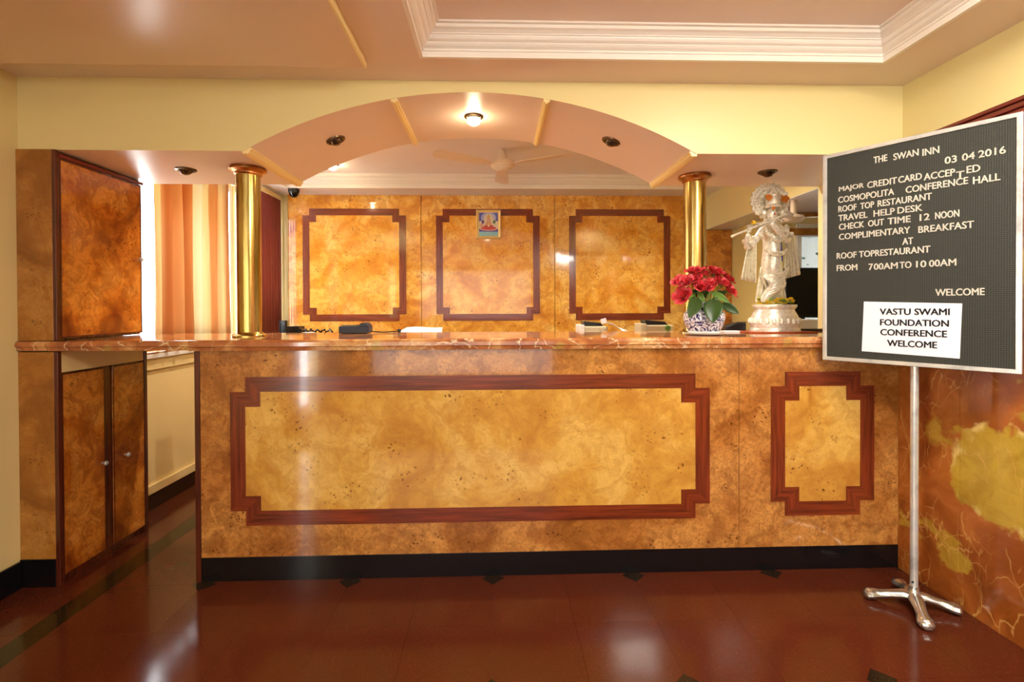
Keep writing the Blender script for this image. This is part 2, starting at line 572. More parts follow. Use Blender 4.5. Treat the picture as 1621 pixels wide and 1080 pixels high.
def clip_poly(poly, x0, x1, y0, y1):
    for ax, lim, sg in ((0, x0, 1), (0, x1, -1), (1, y0, 1), (1, y1, -1)):
        out = []
        for i in range(len(poly)):
            a, b = poly[i], poly[(i + 1) % len(poly)]
            ia = (a[ax] - lim) * sg >= 0; ib = (b[ax] - lim) * sg >= 0
            if ia: out.append(a)
            if ia != ib:
                t = (lim - a[ax]) / (b[ax] - a[ax]); out.append((a[0] + (b[0] - a[0]) * t, a[1] + (b[1] - a[1]) * t))
        poly = out
        if len(poly) < 3: return None
    return poly


XB0, XB1 = -1.828, -1.730
for i in range(-4, 9):
    for j in range(-6, 8):
        x0 = X0 + i * P; x1 = x0 + P; y0 = Y0 + j * PY; y1 = y0 + PY
        if y0 > 2.4 and x0 > -1.3: continue
        pts = []
        for (cx, cy, ii, jj, dx, dy) in ((x0, y0, i, j, 1, 1), (x1, y0, i + 1, j, -1, 1), (x1, y1, i + 1, j + 1, -1, -1), (x0, y1, i, j + 1, 1, -1)):
            if ii % 2 == 0 and jj % 2 == 0:
                a = (cx + dx * DH, cy + dy * G); b = (cx + dx * G, cy + dy * DH)
                pts += [b, a] if dx * dy > 0 else [a, b]
            else: pts.append((cx + dx * G, cy + dy * G))
        pts = clip_poly(pts, XB1 + .001, XR, -9, 9)
        if pts: build('floor_tile', MB().prism(pts, -.008, 0, 'z'), 'floor', fl)
for i in range(-2, 10, 1):
    for j in range(-6, 7):
        if i % 2 or j % 2: continue
        cx, cy = X0 + i * P, Y0 + j * PY
        if cy > 2.4 or cx > 1.95: continue
        d = DH - G
        pts = clip_poly([(cx - d, cy), (cx, cy - d), (cx + d, cy), (cx, cy + d)], XB1 + .001, XR, -9, 9)
        if pts: build('floor_inset', MB().prism(pts, -.008, 0.0002, 'z'), 'floor_dark', fl)
for j in range(-6, 8):
    y0 = Y0 + j * PY
    build('border_strip', MB().box(XB0, XB1, y0 + .0006, y0 + PY - .0006, -.008, 0), 'floor_green', fl)
    build('border_tile', MB().box(XL - .05, XB0 - .0012, y0 + .0006, y0 + PY - .0006, -.008, 0), 'floor', fl)

# left wall: lobby part (a narrow doorway slot behind the camera lets daylight in)
mb = MB()
mb.box(XL - .12, XL, -.88, YH, 0, 2.6).box(XL - .12, XL, YR, -1.42, 0, 2.6).box(XL - .12, XL, -1.42, -.88, 2.1, 2.6)
wl = struct('wall_left', mb, 'wall')
# office part with window
mb = MB()
YW0, YW1, ZW0, ZW1 = 2.95, 4.24, .985, 2.26
XO = -2.155
mb.box(XO - .12, XO, YH, YW0, 0, 2.6).box(XO - .12, XO, YW1, YB + .1, 0, 2.6)
mb.box(XO - .12, XO, YW0, YW1, 0, ZW0 - .03).box(XO - .12, XO, YW0, YW1, ZW1, 2.6)
wo = struct('wall_office_left', mb, 'cream_trim')
struct('trim_1', MB().box(XO, XO + .022, 2.87, YB, .87, .944), 'cream_trim', bevel=.003)
struct('trim_2', MB().box(XO, XO + .018, 2.87, YB, .10, .155), 'cream_trim', bevel=.003)
struct('baseboard_office', MB().box(XO, XO + .012, 2.87, YB, 0, .098), 'black_gloss')
# right wall and header
struct('wall_right', MB().box(XR + .0005, XR + .12, YR, YS, 0, 2.6), 'wall')
struct('wall_rear', MB().box(-2.5, 4.4, YR - .12, YR, 0, 2.6), 'wall')
# arched header
cxa, hz, rise = -.1035, 1.0435, .276
RA = (hz * hz + rise * rise) / (2 * rise); cza = ZS + rise - RA


def archz(x): return cza + math.sqrt(max(0, RA * RA - (x - cxa) ** 2))


a0 = math.asin(hz / RA)
N = 48
arc = [(cxa + RA * math.sin(-a0 + 2 * a0 * i / N), cza + RA * math.cos(-a0 + 2 * a0 * i / N)) for i in range(N + 1)]
bot = [(-2.16, ZS)] + arc + [(2.0, ZS)]
mb = MB(); n = len(bot)
vs = [(x, YH, z) for x, z in bot] + [(x, YS, z) for x, z in bot] + [(x, YH, 2.6) for x, z in bot] + [(x, YS, 2.6) for x, z in bot]
for i in range(n - 1):
    mb.f += [(i, i + 1, n + i + 1, n + i)]; mb.m += [1]
    mb.f += [(i, 2 * n + i, 2 * n + i + 1, i + 1), (n + i, n + i + 1, 3 * n + i + 1, 3 * n + i)]; mb.m += [0, 0]
mb.v = [Vector(q) for q in vs]; mb.smooth = True
wh = struct('wall_header', mb, ['wall', 'ceiling'])
# ribs across the vault
for k, (rx, wd) in enumerate(((-1.135, .045), (-.466, .030), (.240, .030), (.930, .040))):
    a = math.asin((rx - cxa) / RA); T = Matrix.Translation((cxa + RA * math.sin(a), 0, cza + RA * math.cos(a))) @ Matrix.Rotation(a, 4, 'Y')
    mb = MB().box(-wd / 2, wd / 2, YH + .004, YS - .002, -.012, .004, T=T).box(-wd / 5, wd / 5, YH + .004, YS - .002, -.019, -.008, T=T)
    struct('trim_%d' % (3 + k), mb, 'cream_trim', bevel=.002)

# lobby ceiling: flat border, raised tray with stepped moulding, dropped panel on the left
TX0, TX1, TY0, TY1 = -.302, 1.652, -.6, 2.08
mb = MB()
mb.box(XL - .1, TX0, YR, YH, ZC, ZC + .04).box(TX1, XR + .1, YR, YH, ZC, ZC + .04)
mb.box(TX0, TX1, TY1, YH, ZC, ZC + .04).box(TX0, TX1, YR, TY0, ZC, ZC + .04)
mb.box(TX0 - .02, TX1 + .02, TY0 - .02, TY1 + .02, ZT + .01, ZT + .05)
struct('ceiling', mb, 'ceiling')
DX, DY, DZ = -.545, 2.10, 2.252
struct('ceiling_drop', MB().box(XL, DX, YR, DY, DZ, ZC), 'ceiling_warm')
struct('trim_7', MB().box(DX, DX + .012, YR, DY, DZ - .004, DZ + .018).box(DX, DX + .005, YR, DY, DZ + .018, ZC), 'cream_trim', bevel=.003)


def moulding(name, x0, x1, y0, y1, prof, mat):
    """rectangular crown moulding: prof = [(inward, z)]"""
    mb = MB(); n = len(prof)
    rings = []
    for d, z in prof: rings.append([(x0 + d, y0 + d, z), (x1 - d, y0 + d, z), (x1 - d, y1 - d, z), (x0 + d, y1 - d, z)])
    vs = [q for r in rings for q in r]; fs = []
    for j in range(n - 1):
        for i in range(4): fs.append((j * 4 + i, j * 4 + (i + 1) % 4, (j + 1) * 4 + (i + 1) % 4, (j + 1) * 4 + i))
    mb.add(vs, fs)
    return struct(name, mb, mat)


def stepped(z0, z1, dep):
    H_ = z1 - z0
    pr = [(0, z0 - .006), (.0, z0 - .006), (.10, 0), (.16, .10), (.20, .12), (.22, .20), (.30, .24), (.34, .36), (.46, .42), (.50, .52), (.56, .56), (.60, .68), (.72, .74), (.78, .86), (.94, .90), (1.0, 1.0)]
    out = [(-.012, z0 - .001), (-.012, z0 - .007), (.004, z0 - .007)]
    pr = [(.03, .0), (.03, .16), (.10, .17), (.10, .20), (.05, .22), (.05, .26), (.12, .28), (.22, .33), (.30, .40), (.30, .44), (.36, .46), (.44, .50), (.50, .58), (.52, .63), (.58, .64), (.58, .68), (.62, .70), (.72, .76), (.84, .80), (.84, .92), (1.0, .93), (1.0, 1.0)]
    for a, b in pr: out.append((a * dep, z0 + b * H_))
    return out


moulding('trim_8', TX0, TX1, TY0, TY1, stepped(ZC, ZT + .01, .078), 'mould')

# office ceiling with its own tray
OX0, OX1, OY0, OY1 = -1.80, 1.72, 3.0, 4.35
mb = MB()
mb.box(XO - .1, OX0, YS, YB + .1, ZC, ZC + .04).box(OX1, 2.1, YS, YB + .1, ZC, ZC + .04)
mb.box(OX0, OX1, OY1, YB + .1, ZC, ZC + .04).box(OX0, OX1, YS, OY0, ZC, ZC + .04)
mb.box(OX0 - .02, OX1 + .02, OY0 - .02, OY1 + .02, ZT, ZT + .04)
struct('ceiling_office', mb, 'ceiling_office')
moulding('trim_9', OX0, OX1, OY0, OY1, stepped(ZC, ZT, .085), 'mould')

# ------------------------------------------------------------------ notched inlay frames
def notch(x0, x1, z0, z1, n):
    return [(x0, z0 + n), (x0, z1 - n), (x0 + n, z1 - n), (x0 + n, z1), (x1 - n, z1), (x1 - n, z1 - n), (x1, z1 - n), (x1, z0 + n), (x1 - n, z0 + n), (x1 - n, z0), (x0 + n, z0), (x0 + n, z0 + n)]


def frame_ring(x0, x1, z0, z1, n, w_, yf, t):
    """notched band, front face at yf, thickness t; slot 0 horizontal grain, 1 vertical"""
    A = notch(x0, x1, z0, z1, n); B = notch(x0 + w_, x1 - w_, z0 + w_, z1 - w_, n)
    mb = MB(); k = 12
    vs = [(a, yf, b) for a, b in A] + [(a, yf, b) for a, b in B] + [(a, yf + t, b) for a, b in A] + [(a, yf + t, b) for a, b in B]
    fs = []; mi = []
    for i in range(k):
        j = (i + 1) % k; v = abs(A[i][0] - A[j][0]) < 1e-6
        for f in ((i, j, k + j, k + i), (i, j, 2 * k + j, 2 * k + i), (k + i, k + j, 3 * k + j, 3 * k + i), (2 * k + i, 2 * k + j, 3 * k + j, 3 * k + i)):
            fs.append(f); mi.append(1 if v else 0)
    mb.add(vs, fs); mb.m = mi
    return mb


def inlay(x0, x1, z0, z1, n, w_, yf, t):
    return MB().prism(notch(x0 + w_ - .001, x1 - w_ + .001, z0 + w_ - .001, z1 - w_ + .001, n), yf, yf + t)


# office back wall with three burr panels
wb = struct('wall_back', MB().box(XO - .1, 2.1, YB + .03, YB + .15, 0, 2.6), 'wall')
seams = [-1.908, -.690, .549, 1.772]
fr = [(-1.772, -.830), (-.552, .408), (.684, 1.638)]
for k in range(3):
    x0, x1 = seams[k] + .002, seams[k + 1] - .002
    p_ = build('burr_panel', MB().box(x0, x1, YB, YB + .028, .05, ZC), 'burl_office', wb, bevel=.002)
    f0, f1 = fr[k]
    sub('frame_band', frame_ring(f0, f1, 1.13, 2.165, .062, .062, YB - .006, .008), ['mahog_h', 'mahog_v'], p_)
    sub('inlay_panel', inlay(f0, f1, 1.13, 2.165, .062, .062, YB - .003, .006), 'burl_office_inlay', p_)

# right side: beam over the opening and the alcove beyond
XBm = 1.985
struct('wall_beam', MB().box(XBm, XBm + .10, YS, YB + .12, 1.98, 2.6), 'wall')
M['ceiling_alcove'] = plain('alcove_ceiling_gloss', S(240, 234, 236), .2, var=.02)
struct('ceiling_alcove', MB().box(XBm + .10, 4.4, YS - .6, 5.0, 1.98, 2.02).box(XBm + .0, XBm + .1, YS, YB, 1.976, 1.9805), 'ceiling_alcove')
wa = struct('wall_alcove_back', MB().box(XBm, 2.30, YB + .03, YB + .12, 0, 2.0), 'wall_yellow')
build('burr_panel', MB().box(XBm + .005, 2.232, YB + .01, YB + .032, 0.02, 1.975), 'burl_cabinet', wa, bevel=.002)
struct('wall_alcove_side', MB().box(2.235, 2.33, 3.85, YB + .03, 0, 1.98), 'wall_yellow')
struct('wall_alcove_front', MB().box(2.33, 4.4, 3.85, 3.95, 0, 1.0).box(2.235, 4.4, 3.83, 3.95, 1.90, 1.98).box(2.33, 2.36, 3.85, 3.95, 1.0, 1.9).box(3.45, 4.4, 3.85, 3.95, 1.0, 1.9), 'wall')
struct('wall_alcove_end', MB().box(4.3, 4.4, YS - .6, 3.9, 0, 2.0).box(XR + .12, 4.4, YS - .7, YS - .6, 0, 2.0), 'wall')
struct('trim_10', MB().box(2.236, 4.3, 3.80, 3.83, 1.945, 1.98).box(2.236, 4.3, 3.81, 3.83, 1.805, 1.86), 'burl_pier', bevel=.004)
wn = struct('window_2', MB().box(2.36, 3.45, 3.84, 3.90, 1.0, 1.04).box(2.36, 3.45, 3.84, 3.90, 1.80, 1.90).box(2.36, 2.40, 3.84, 3.90, 1.04, 1.80).box(2.88, 2.92, 3.84, 3.90, 1.04, 1.80).box(3.41, 3.45, 3.84, 3.90, 1.04, 1.80), 'white', bevel=.003)
build('pane', MB().box(2.40, 2.88, 3.868, 3.874, 1.04, 1.80), 'leafglass', wn)
build('pane', MB().box(2.92, 3.41, 3.868, 3.874, 1.04, 1.80), 'leafglass', wn)

# ------------------------------------------------------------------ window on the left with sill
mb = MB(); xw = XO - .09
mb.box(xw, xw + .05, YW0, YW0 + .045, ZW0, ZW1).box(xw, xw + .05, YW1 - .045, YW1, ZW0, ZW1)
mb.box(xw, xw + .05, YW0 + .045, YW1 - .045, ZW0, ZW0 + .045).box(xw, xw + .05, YW0 + .045, YW1 - .045, ZW1 - .045, ZW1)
mb.box(xw + .005, xw + .045, 3.575, 3.615, ZW0 + .045, ZW1 - .045)
wn1 = struct('window_1', mb, 'white', bevel=.003)
build('pane', MB().box(xw + .022, xw + .026, YW0 + .045, 3.575, ZW0 + .045, ZW1 - .045), 'glass', wn1)
build('pane', MB().box(xw + .022, xw + .026, 3.615, YW1 - .045, ZW0 + .045, ZW1 - .045), 'glass', wn1)
build('window_sill', MB().box(XO - .12, XO + .05, 2.87, YB, .944, .972), 'white', wn1, bevel=.004)
build('sill_top', MB().box(XO - .115, XO + .048, 2.875, YB - .002, .972, .984), 'sill', wn1, bevel=.003)

# curtain: pleated cloth hanging inside the window
ct = thing('curtain', 'orange and cream striped pleated curtain in the bright left window', 'curtain', (-2.09, 3.63, .985))
mb = MB()


def curt(u, v):
    Y = 3.12 + u * .86
    A = .020 + .008 * math.sin(u * 7)
    ph = u * 2 * PI * 8 + .5 * math.sin(u * 9)
    x = -2.092 + A * math.sin(ph) * (1 + .25 * (1 - v)) + .004 * math.sin(ph * 2.3 + v * 3)
    return (x, Y + .006 * math.sin(v * 4 + u * 20), .995 + v * 1.235)


mb.grid(curt, 150, 8)
build('cloth', mb, 'curtain', ct, solid=.0015)
build('curtain_rail', MB().tube([(-2.092, 3.02, 2.245), (-2.092, 4.25, 2.245)], .011), 'white', ct)

vb = thing('vertical_blind', 'maroon vertical blind hanging left of the burr wall panels', 'blind', (-1.99, 4.46, 1.0))
for k in range(7):
    yk = 4.27 + k * .056
    T = Matrix.Translation((-1.985, yk, 0)) @ Matrix.Rotation(math.radians(-30), 4, 'Z')
    mb = MB(); mb.grid(lambda u, v: T @ Vector((.008 * math.sin(u * PI), (u - .5) * .07, 1.0 + v * 1.24)), 6, 1)
    build('blind_slat', mb, 'maroon_blind', vb, solid=.0015)
build('head_rail', MB().box(-2.01, -1.955, 4.22, 4.635, 2.242, 2.275), 'cream_trim', vb, bevel=.004)

# ------------------------------------------------------------------ marble wall cladding on the right
mr = thing('marble_cladding', 'orange veined marble wall cladding under a maroon wood cornice', 'wall cladding', (XR, 1.0, 0))
for y0, y1 in ((1.995, 2.309), (.9, 1.993), (-.2, .898), (-1.4, -.202)):
    build('marble_slab', MB().box(XR - .018, XR + .0, y0, y1, 0, 1.93), 'marble', mr, bevel=.0015)
mb = MB().box(XR - .035, XR, -1.4, 2.309, 1.93, 1.965).box(XR - .045, XR, -1.4, 2.309, 1.965, 1.985).box(XR - .055, XR, -1.4, 2.309, 1.985, 2.0)
build('cornice', mb, 'maroon_wood', mr, bevel=.003)

# left skirting
struct('baseboard_left', MB().box(XL, XL + .012, YR, -1.42, 0, .12).box(XL, XL + .012, -.88, 1.70, 0, .12).box(XL, XL + .012, 1.702, 2.10, 0, .12).box(XL, XL + .012, 2.102, 2.29, 0, .12), 'black_gloss', bevel=.0015)

# ------------------------------------------------------------------ left pier with wall cabinets
XP, YP, XC = XL, YH - .012, -1.985
t = thing('storage_cabinet', 'lower burr wood cabinet with two doors under the counter bridge, left of the passage', 'cabinet', (-2.06, 2.6, 0))
build('side_panel', MB().box(XP, XC + .001, YP, YP + .018, .125, 1.058), 'burl_pier', t, bevel=.001)
build('carcass', MB().box(XP, XC - .004, YP + .018, 2.87, .03, 1.058), 'mahog_dark', t)
build('kick_board', MB().box(XP, XC, YP - .004, YP + .016, 0, .125), 'black_gloss', t, bevel=.001)
build('plinth', MB().box(XP, XC - .01, YP + .018, 2.865, 0, .03), 'mahog_dark', t)
build('edge_trim', MB().box(XC, XC + .018, YP, YP + .02, 0, 1.058), 'mahog_dark', t, bevel=.001)
build('edge_trim', MB().box(XC - .004, XC + .018, 2.852, 2.87, 0.0, 1.058), 'mahog_dark', t, bevel=.001)
build('fascia_strip', MB().box(XC - .003, XC + .012, YP + .022, 2.850, .962, 1.056), 'cream_trim', t, bevel=.001)
build('door_stile', MB().box(XC - .003, XC + .008, 2.566, 2.626, .03, .958), 'mahog_dark', t, bevel=.001)


def knob(x, y, z, par):
    T = Matrix.Rotation(PI / 2, 4, 'Y')
    mb = MB().lathe([(.004, 0), (.004, .010), (.010, .014), (.012, .021), (.008, .027), (0, .029)], (x, y, z), 16, T=T)
    sub('door_knob', mb, 'alu', par)


for (y0, y1, ky, kz) in ((YP + .024, 2.568, 2.548, .48), (2.624, 2.850, 2.70, .478)):
    d = build('door', MB().box(XC - .002, XC + .014, y0, y1, .034, .957), 'burl_cabinet', t, bevel=.0015)
    mb = MB()
    for a in ((y0, y1, .034, .040), (y0, y1, .951, .957)): mb.box(XC + .0135, XC + .0155, *a)
    for a in ((y0, y0 + .005, .040, .951), (y1 - .005, y1, .040, .951)): mb.box(XC + .0135, XC + .0155, *a)
    sub('edge_band', mb, 'mahog_dark', d)
    knob(XC + .014, ky, kz, d)

t = thing('wall_cabinet', 'tall upper burr wood cabinet with glossy door standing on the counter bridge', 'cabinet', (-2.06, 2.6, 1.10))
build('side_panel', MB().box(XP, XC + .001, YP, YP + .018, 1.109, 1.966), 'burl_pier', t, bevel=.001)
build('carcass', MB().box(XP, XC - .004, YP + .018, 2.85, 1.109, 1.966), 'mahog_dark', t)
build('edge_trim', MB().box(XC, XC + .016, YP, YP + .018, 1.109, 1.966), 'mahog_dark', t, bevel=.001)
d = build('door', MB().box(XC - .002, XC + .016, YP + .020, 2.835, 1.118, 1.935), 'burl_cabinet', t, bevel=.0015)
y0, y1 = YP + .020, 2.835
mb = MB()
for a in ((y0, y1, 1.118, 1.126), (y0, y1, 1.925, 1.935)): mb.box(XC + .0155, XC + .0185, *a)
for a in ((y0, y0 + .007, 1.126, 1.925), (y1 - .006, y1, 1.126, 1.925)): mb.box(XC + .0155, XC + .0185, *a)
sub('edge_band', mb, 'mahog_dark', d)
knob(XC + .016, 2.808, 1.522, d)
build('top_rail', MB().box(XC - .004, XC + .022, YP + .018, 2.85, 1.937, 1.952), 'maroon_wood', t, bevel=.002)

# ------------------------------------------------------------------ reception counter
XA, XE, YF = -1.372, 1.915, YH
t = thing('reception_counter', 'long burr wood reception counter with mahogany inlay frames and black kick board', 'counter', (.27, 2.55, 0))
build('kick_board', MB().box(XA + .02, XE, YF + .002, YF + .03, 0, .110), 'black_gloss', t, bevel=.001)
build('carcass', MB().box(XA, XE, YF + .022, 2.60, .0, 1.058), 'mahog_dark', t)
build('end_trim', MB().box(XA, XA + .022, YF - .004, YF + .03, 0, 1.058), 'mahog_dark', t, bevel=.001)
for (x0, x1, f0, f1, zt) in ((XA + .023, 1.1425, -1.214, 1.002, .937), (1.1445, XE, 1.295, 1.794, .941)):
    p_ = build('front_panel', MB().box(x0, x1, YF, YF + .022, .111, 1.057), 'burl_counter', t, bevel=.0012)
    z0 = .256 if f0 < 0 else .259
    sub('frame_band', frame_ring(f0, f1, z0, zt, .068, .068, YF - .0035, .006), ['mahog_h', 'mahog_v'], p_)
    sub('inlay_panel', inlay(f0, f1, z0, zt, .068, .068, YF - .002, .005), 'burl_counter_inlay', p_)

ZK = 1.108
t = thing('marble_countertop', 'polished red marble top running the length of the reception counter', 'countertop', (.27, 2.58, 1.06))


def slab_prof(y0, y1, z0, z1):
    r = .016; pts = [(y1, z0), (y1, z1)]
    for i in range(7):
        a = PI / 2 + i / 6 * PI / 2
        pts.append((y0 + r + r * math.cos(a), z1 - r + r * math.sin(a)))
    pts += [(y0, z0 + .020), (y0 + .006, z0 + .016), (y0 + .010, z0)]
    return pts


seg = [XA - .012, -.20, 1.02, XE]
for a, b in zip(seg[:-1], seg[1:]):
    build('slab', MB().prism(slab_prof(YF - .032, 2.925, 1.058, ZK), a + .0006, b - .0006, 'x'), 'slab', t)
t2 = thing('counter_bridge', 'thin marble slab bridging the passage from cabinet to counter', 'countertop', (-1.76, 2.58, 1.06))
for a, b in ((XL - .0, -2.005), (-2.0035, XA - .013)):
    build('slab', MB().prism(slab_prof(YF - .028, 2.925, 1.064 if a < -2.1 else 1.062, ZK - .001), a + .0006, b - .0006, 'x'), 'slab', t2)

# ------------------------------------------------------------------ brass columns
for (cx, cy, lab) in ((-1.262, 2.59, 'tall polished brass column beside the curtained window, left end of counter'), (1.085, 2.69, 'tall polished brass column behind the vase of red roses')):
    rr_ = 1.0
    t = thing('brass_column', lab, 'column', (cx, cy, ZK), group='brass columns on the counter')
    build('shaft', MB().lathe([(.0585, ZK + .018), (.0585, 1.935)], (cx, cy, 0), 48), 'brass', t)
    build('base_ring', MB().lathe([(.082, ZK), (.082, ZK + .006), (.074, ZK + .012), (.066, ZK + .013), (.060, ZK + .022)], (cx, cy, 0), 48), 'brass', t)
    build('capital', MB().lathe([(.0595, 1.925), (.066, 1.932), (.066, 1.938), (.078, 1.946), (.086, 1.950), (.088, 1.956), (.084, 1.960), (.084, 1.966)], (cx, cy, 0), 48), 'capital', t)

# ------------------------------------------------------------------ recessed spotlights
def downlight(x, y, z, tilt, lit, label, pw=14):
    t = thing('recessed_spotlight', label, 'spotlight', (x, y, z), group='recessed ceiling spotlights')
    T = Matrix.Rotation(tilt, 4, 'Y')
    build('bezel', MB().lathe([(.050, 0), (.048, -.006), (.040, -.010), (.034, -.008), (.032, .0)], (x, y, z), 32, T=T), 'dark_bronze', t)
    T2 = T @ Matrix.Rotation(math.radians(22), 4, 'X')
    build('lamp_head', MB().lathe([(.031, .0), (.030, -.012), (.025, -.022), (.021, -.022), (.018, -.014), (0, -.014)], (x, y, z), 32, T=T2), 'dark_bronze', t)
    if lit: build('bulb', MB().lathe([(.034, -.014), (.036, -.026), (.028, -.038), (.014, -.045), (0, -.047)], (x, y, z), 24, T=T), 'bulb', t)
    else: build('bulb', MB().lathe([(.021, -.016), (.020, -.022), (.012, -.028), (0, -.030)], (x, y, z), 24, T=T2), 'lens_off', t)
    if lit:
        spot((x, y, z - .06), pw, (1, .93, .80) if pw > 20 else (1, .84, .58), 150 if pw > 20 else 110); globe('bulb_glow', (x, y, z - .075), .8, (1, .8, .5), .02)


def tilt_at(x): return math.asin((x - cxa) / RA)


for x, lit, lab in ((-.822, 0, 'unlit round spotlight in the left side of the arched soffit'), (-.112, 1, 'glowing warm spotlight at the crown of the arched soffit'), (.606, 0, 'unlit black spotlight in the right side of the arched soffit')):
    downlight(x, 2.60, archz(x), tilt_at(x), lit, lab)
downlight(-1.59, 2.62, ZS, 0, 0, 'unlit spotlight in the flat soffit above the left counter bridge')
downlight(1.445, 2.61, ZS, 0, 0, 'unlit spotlight in the flat soffit above the silver statue')
downlight(-1.29, 4.0, ZT, 0, 1, 'small glowing spotlight in the office ceiling behind the arch')
# office downlight known by its reflection, out of sight behind the arch
spot((1.30, 4.0, ZT - .05), 14, (1, .84, .58), 110)
for x_ in (-1.2, 0.05, 1.2): spot((x_, 3.18, ZT - .05), 46, (1, .93, .80), 150)  # unseen spots added to brighten the office, no fittings

# ceiling fan in the office
t = thing('ceiling_fan', 'cream ceiling fan with ringed motor behind the arch', 'fan', (.05, 3.6, ZT))
fx, fy = .05, 3.6
build('canopy', MB().lathe([(.0, 0), (.016, 0), (.020, -.012), (.030, -.050), (.038, -.072)], (fx, fy, ZT), 28), 'fan_white', t)
build('down_rod', MB().lathe([(.006, 0), (.006, -.09)], (fx, fy, ZT), 12), 'fan_white', t)
build('motor', MB().lathe([(.030, -.070), (.070, -.082), (.090, -.094), (.094, -.104), (.086, -.108), (.090, -.114), (.080, -.120), (.082, -.126), (.060, -.138), (.050, -.150), (.025, -.160), (0, -.162)], (fx, fy, ZT), 36), 'fan_white', t)
for k in range(3):
    a = math.radians(90 + 120 * k)
    T = Matrix.Translation((fx, fy, ZT - .112)) @ Matrix.Rotation(a, 4, 'Z') @ Matrix.Rotation(math.radians(9), 4, 'X')
    mb = MB(); mb.prism([(.08, -.015), (.14, -.03), (.20, -.048), (.50, -.058), (.53, -.03), (.53, .03), (.50, .058), (.20, .048), (.14, .03), (.08, .015)], -.0015, .0015, 'z')
    mb.v = [T @ q for q in mb.v]
    build('blade', mb, 'fan_white', t)

# dome camera
dc = at(465, 297, 4.42)
t = thing('security_camera', 'small black dome security camera under the office cornice', 'camera', (dc.x, 4.42, ZC))
build('housing', MB().lathe([(.046, 0), (.048, -.02), (.044, -.034)], (dc.x, 4.42, ZC), 28), 'black_plastic', t)
build('dome', MB().lathe([(.040, -.034)] + [(.040 * math.cos(a), -.034 - .042 * math.sin(a)) for a in [i * PI / 12 for i in range(1, 7)]], (dc.x, 4.42, ZC), 28), 'screen_black', t)

# ------------------------------------------------------------------ framed devotional print
pa, pb = at(754, 333, YB), at(793, 378.5, YB)
px0, px1, pz0, pz1 = pa.x, pb.x, pb.z, pa.z
t = thing('framed_picture', 'small gold-framed devotional print of a seated figure on the burr panel', 'picture', ((px0 + px1) / 2, YB, pz0))
fw = .026; yf = YB - .030
mb = MB()
A = [(px0, pz0), (px1, pz0), (px1, pz1), (px0, pz1)]; Bq = [(px0 + fw, pz0 + fw), (px1 - fw, pz0 + fw), (px1 - fw, pz1 - fw), (px0 + fw, pz1 - fw)]
vs = [(a, yf + .006, b) for a, b in A] + [(a, yf, b) for a, b in [(px0 + .006, pz0 + .006), (px1 - .006, pz0 + .006), (px1 - .006, pz1 - .006), (px0 + .006, pz1 - .006)]] + [(a, yf + .010, b) for a, b in Bq] + [(a, YB - .004, b) for a, b in A]
fs = []
for i in range(4):
    j = (i + 1) % 4
    fs += [(i, j, 4 + j, 4 + i), (4 + i, 4 + j, 8 + j, 8 + i), (i, j, 12 + j, 12 + i)]
fs.append((12, 13, 14, 15))
mb.add(vs, fs)
M['gilt'] = plain('pale_gilt', S(246, 214, 140), .35, .3)
build('frame', mb, 'gilt', t)
ptw, pth = px1 - px0 - 2 * fw, pz1 - pz0 - 2 * fw
cols = {'blue': (88, 92, 190), 'sky': (186, 190, 236), 'cream': (240, 224, 196), 'red': (206, 72, 66), 'pink': (236, 170, 160), 'aqua': (150, 204, 214), 'gold': (222, 176, 92), 'skin': (226, 170, 140), 'plum': (120, 80, 130), 'green': (96, 130, 96)}
for k_, v_ in cols.items(): M['pr_' + k_] = plain('print_' + k_, S(*v_), .5, var=.12, vs=70)
names = list(cols)
mb = MB(); lay = [0]


def pp(poly, col):
    lay[0] += 1
    y = yf + .0095 - lay[0] * .00012
    mb.add([(px0 + fw + u * ptw, y, pz0 + fw + v * pth) for u, v in poly], [tuple(range(len(poly)))], names.index(col))


def ell(cx, cz, rx, rz_, col, n=18): pp([(cx + rx * math.cos(2 * PI * i / n), cz + rz_ * math.sin(2 * PI * i / n)) for i in range(n)], col)


pp([(0, 0), (1, 0), (1, 1), (0, 1)], 'blue')
ell(.5, .78, .40, .24, 'sky'); ell(.5, .72, .26, .24, 'cream')
pp([(0, .30), (1, .30), (1, .62), (.8, .68), (.2, .68), (0, .62)], 'cream')
pp([(0, 0), (1, 0), (1, .22), (0, .22)], 'aqua'); pp([(0, .18), (1, .18), (1, .24), (0, .24)], 'blue')
ell(.5, .30, .46, .085, 'pink'); ell(.5, .34, .40, .07, 'red')
ell(.20, .60, .08, .08, 'plum'); ell(.80, .60, .08, .08, 'green'); ell(.14, .45, .10, .09, 'skin'); ell(.88, .47, .09, .09, 'cream')
pp([(.26, .36), (.74, .36), (.66, .50), (.60, .66), (.40, .66), (.34, .50)], 'skin'); pp([(.22, .36), (.5, .34), (.8, .36), (.70, .46), (.30, .46)], 'red')
ell(.5, .72, .09, .08, 'skin'); pp([(.41, .76), (.59, .76), (.55, .88), (.5, .95), (.45, .88)], 'gold'); ell(.5, .50, .10, .07, 'gold'); ell(.5, .44, .05, .05, 'cream')
build('print', mb, ['pr_' + n_ for n_ in names], t, smooth=False)

# ------------------------------------------------------------------ work desk behind the counter and its clutter
ZD = .985
t = thing('work_desk', 'low desk hidden behind the reception counter', 'desk', (.3, 3.2, 0))
build('desk_top', MB().box(-1.25, 1.90, 2.95, 3.46, ZD - .03, ZD), 'burl_pier', t, bevel=.003)
for x in (-1.22, -.2, .8, 1.85): build('leg', MB().box(x - .02, x + .02, 3.0, 3.42, 0, ZD - .03), 'mahog_dark', t)

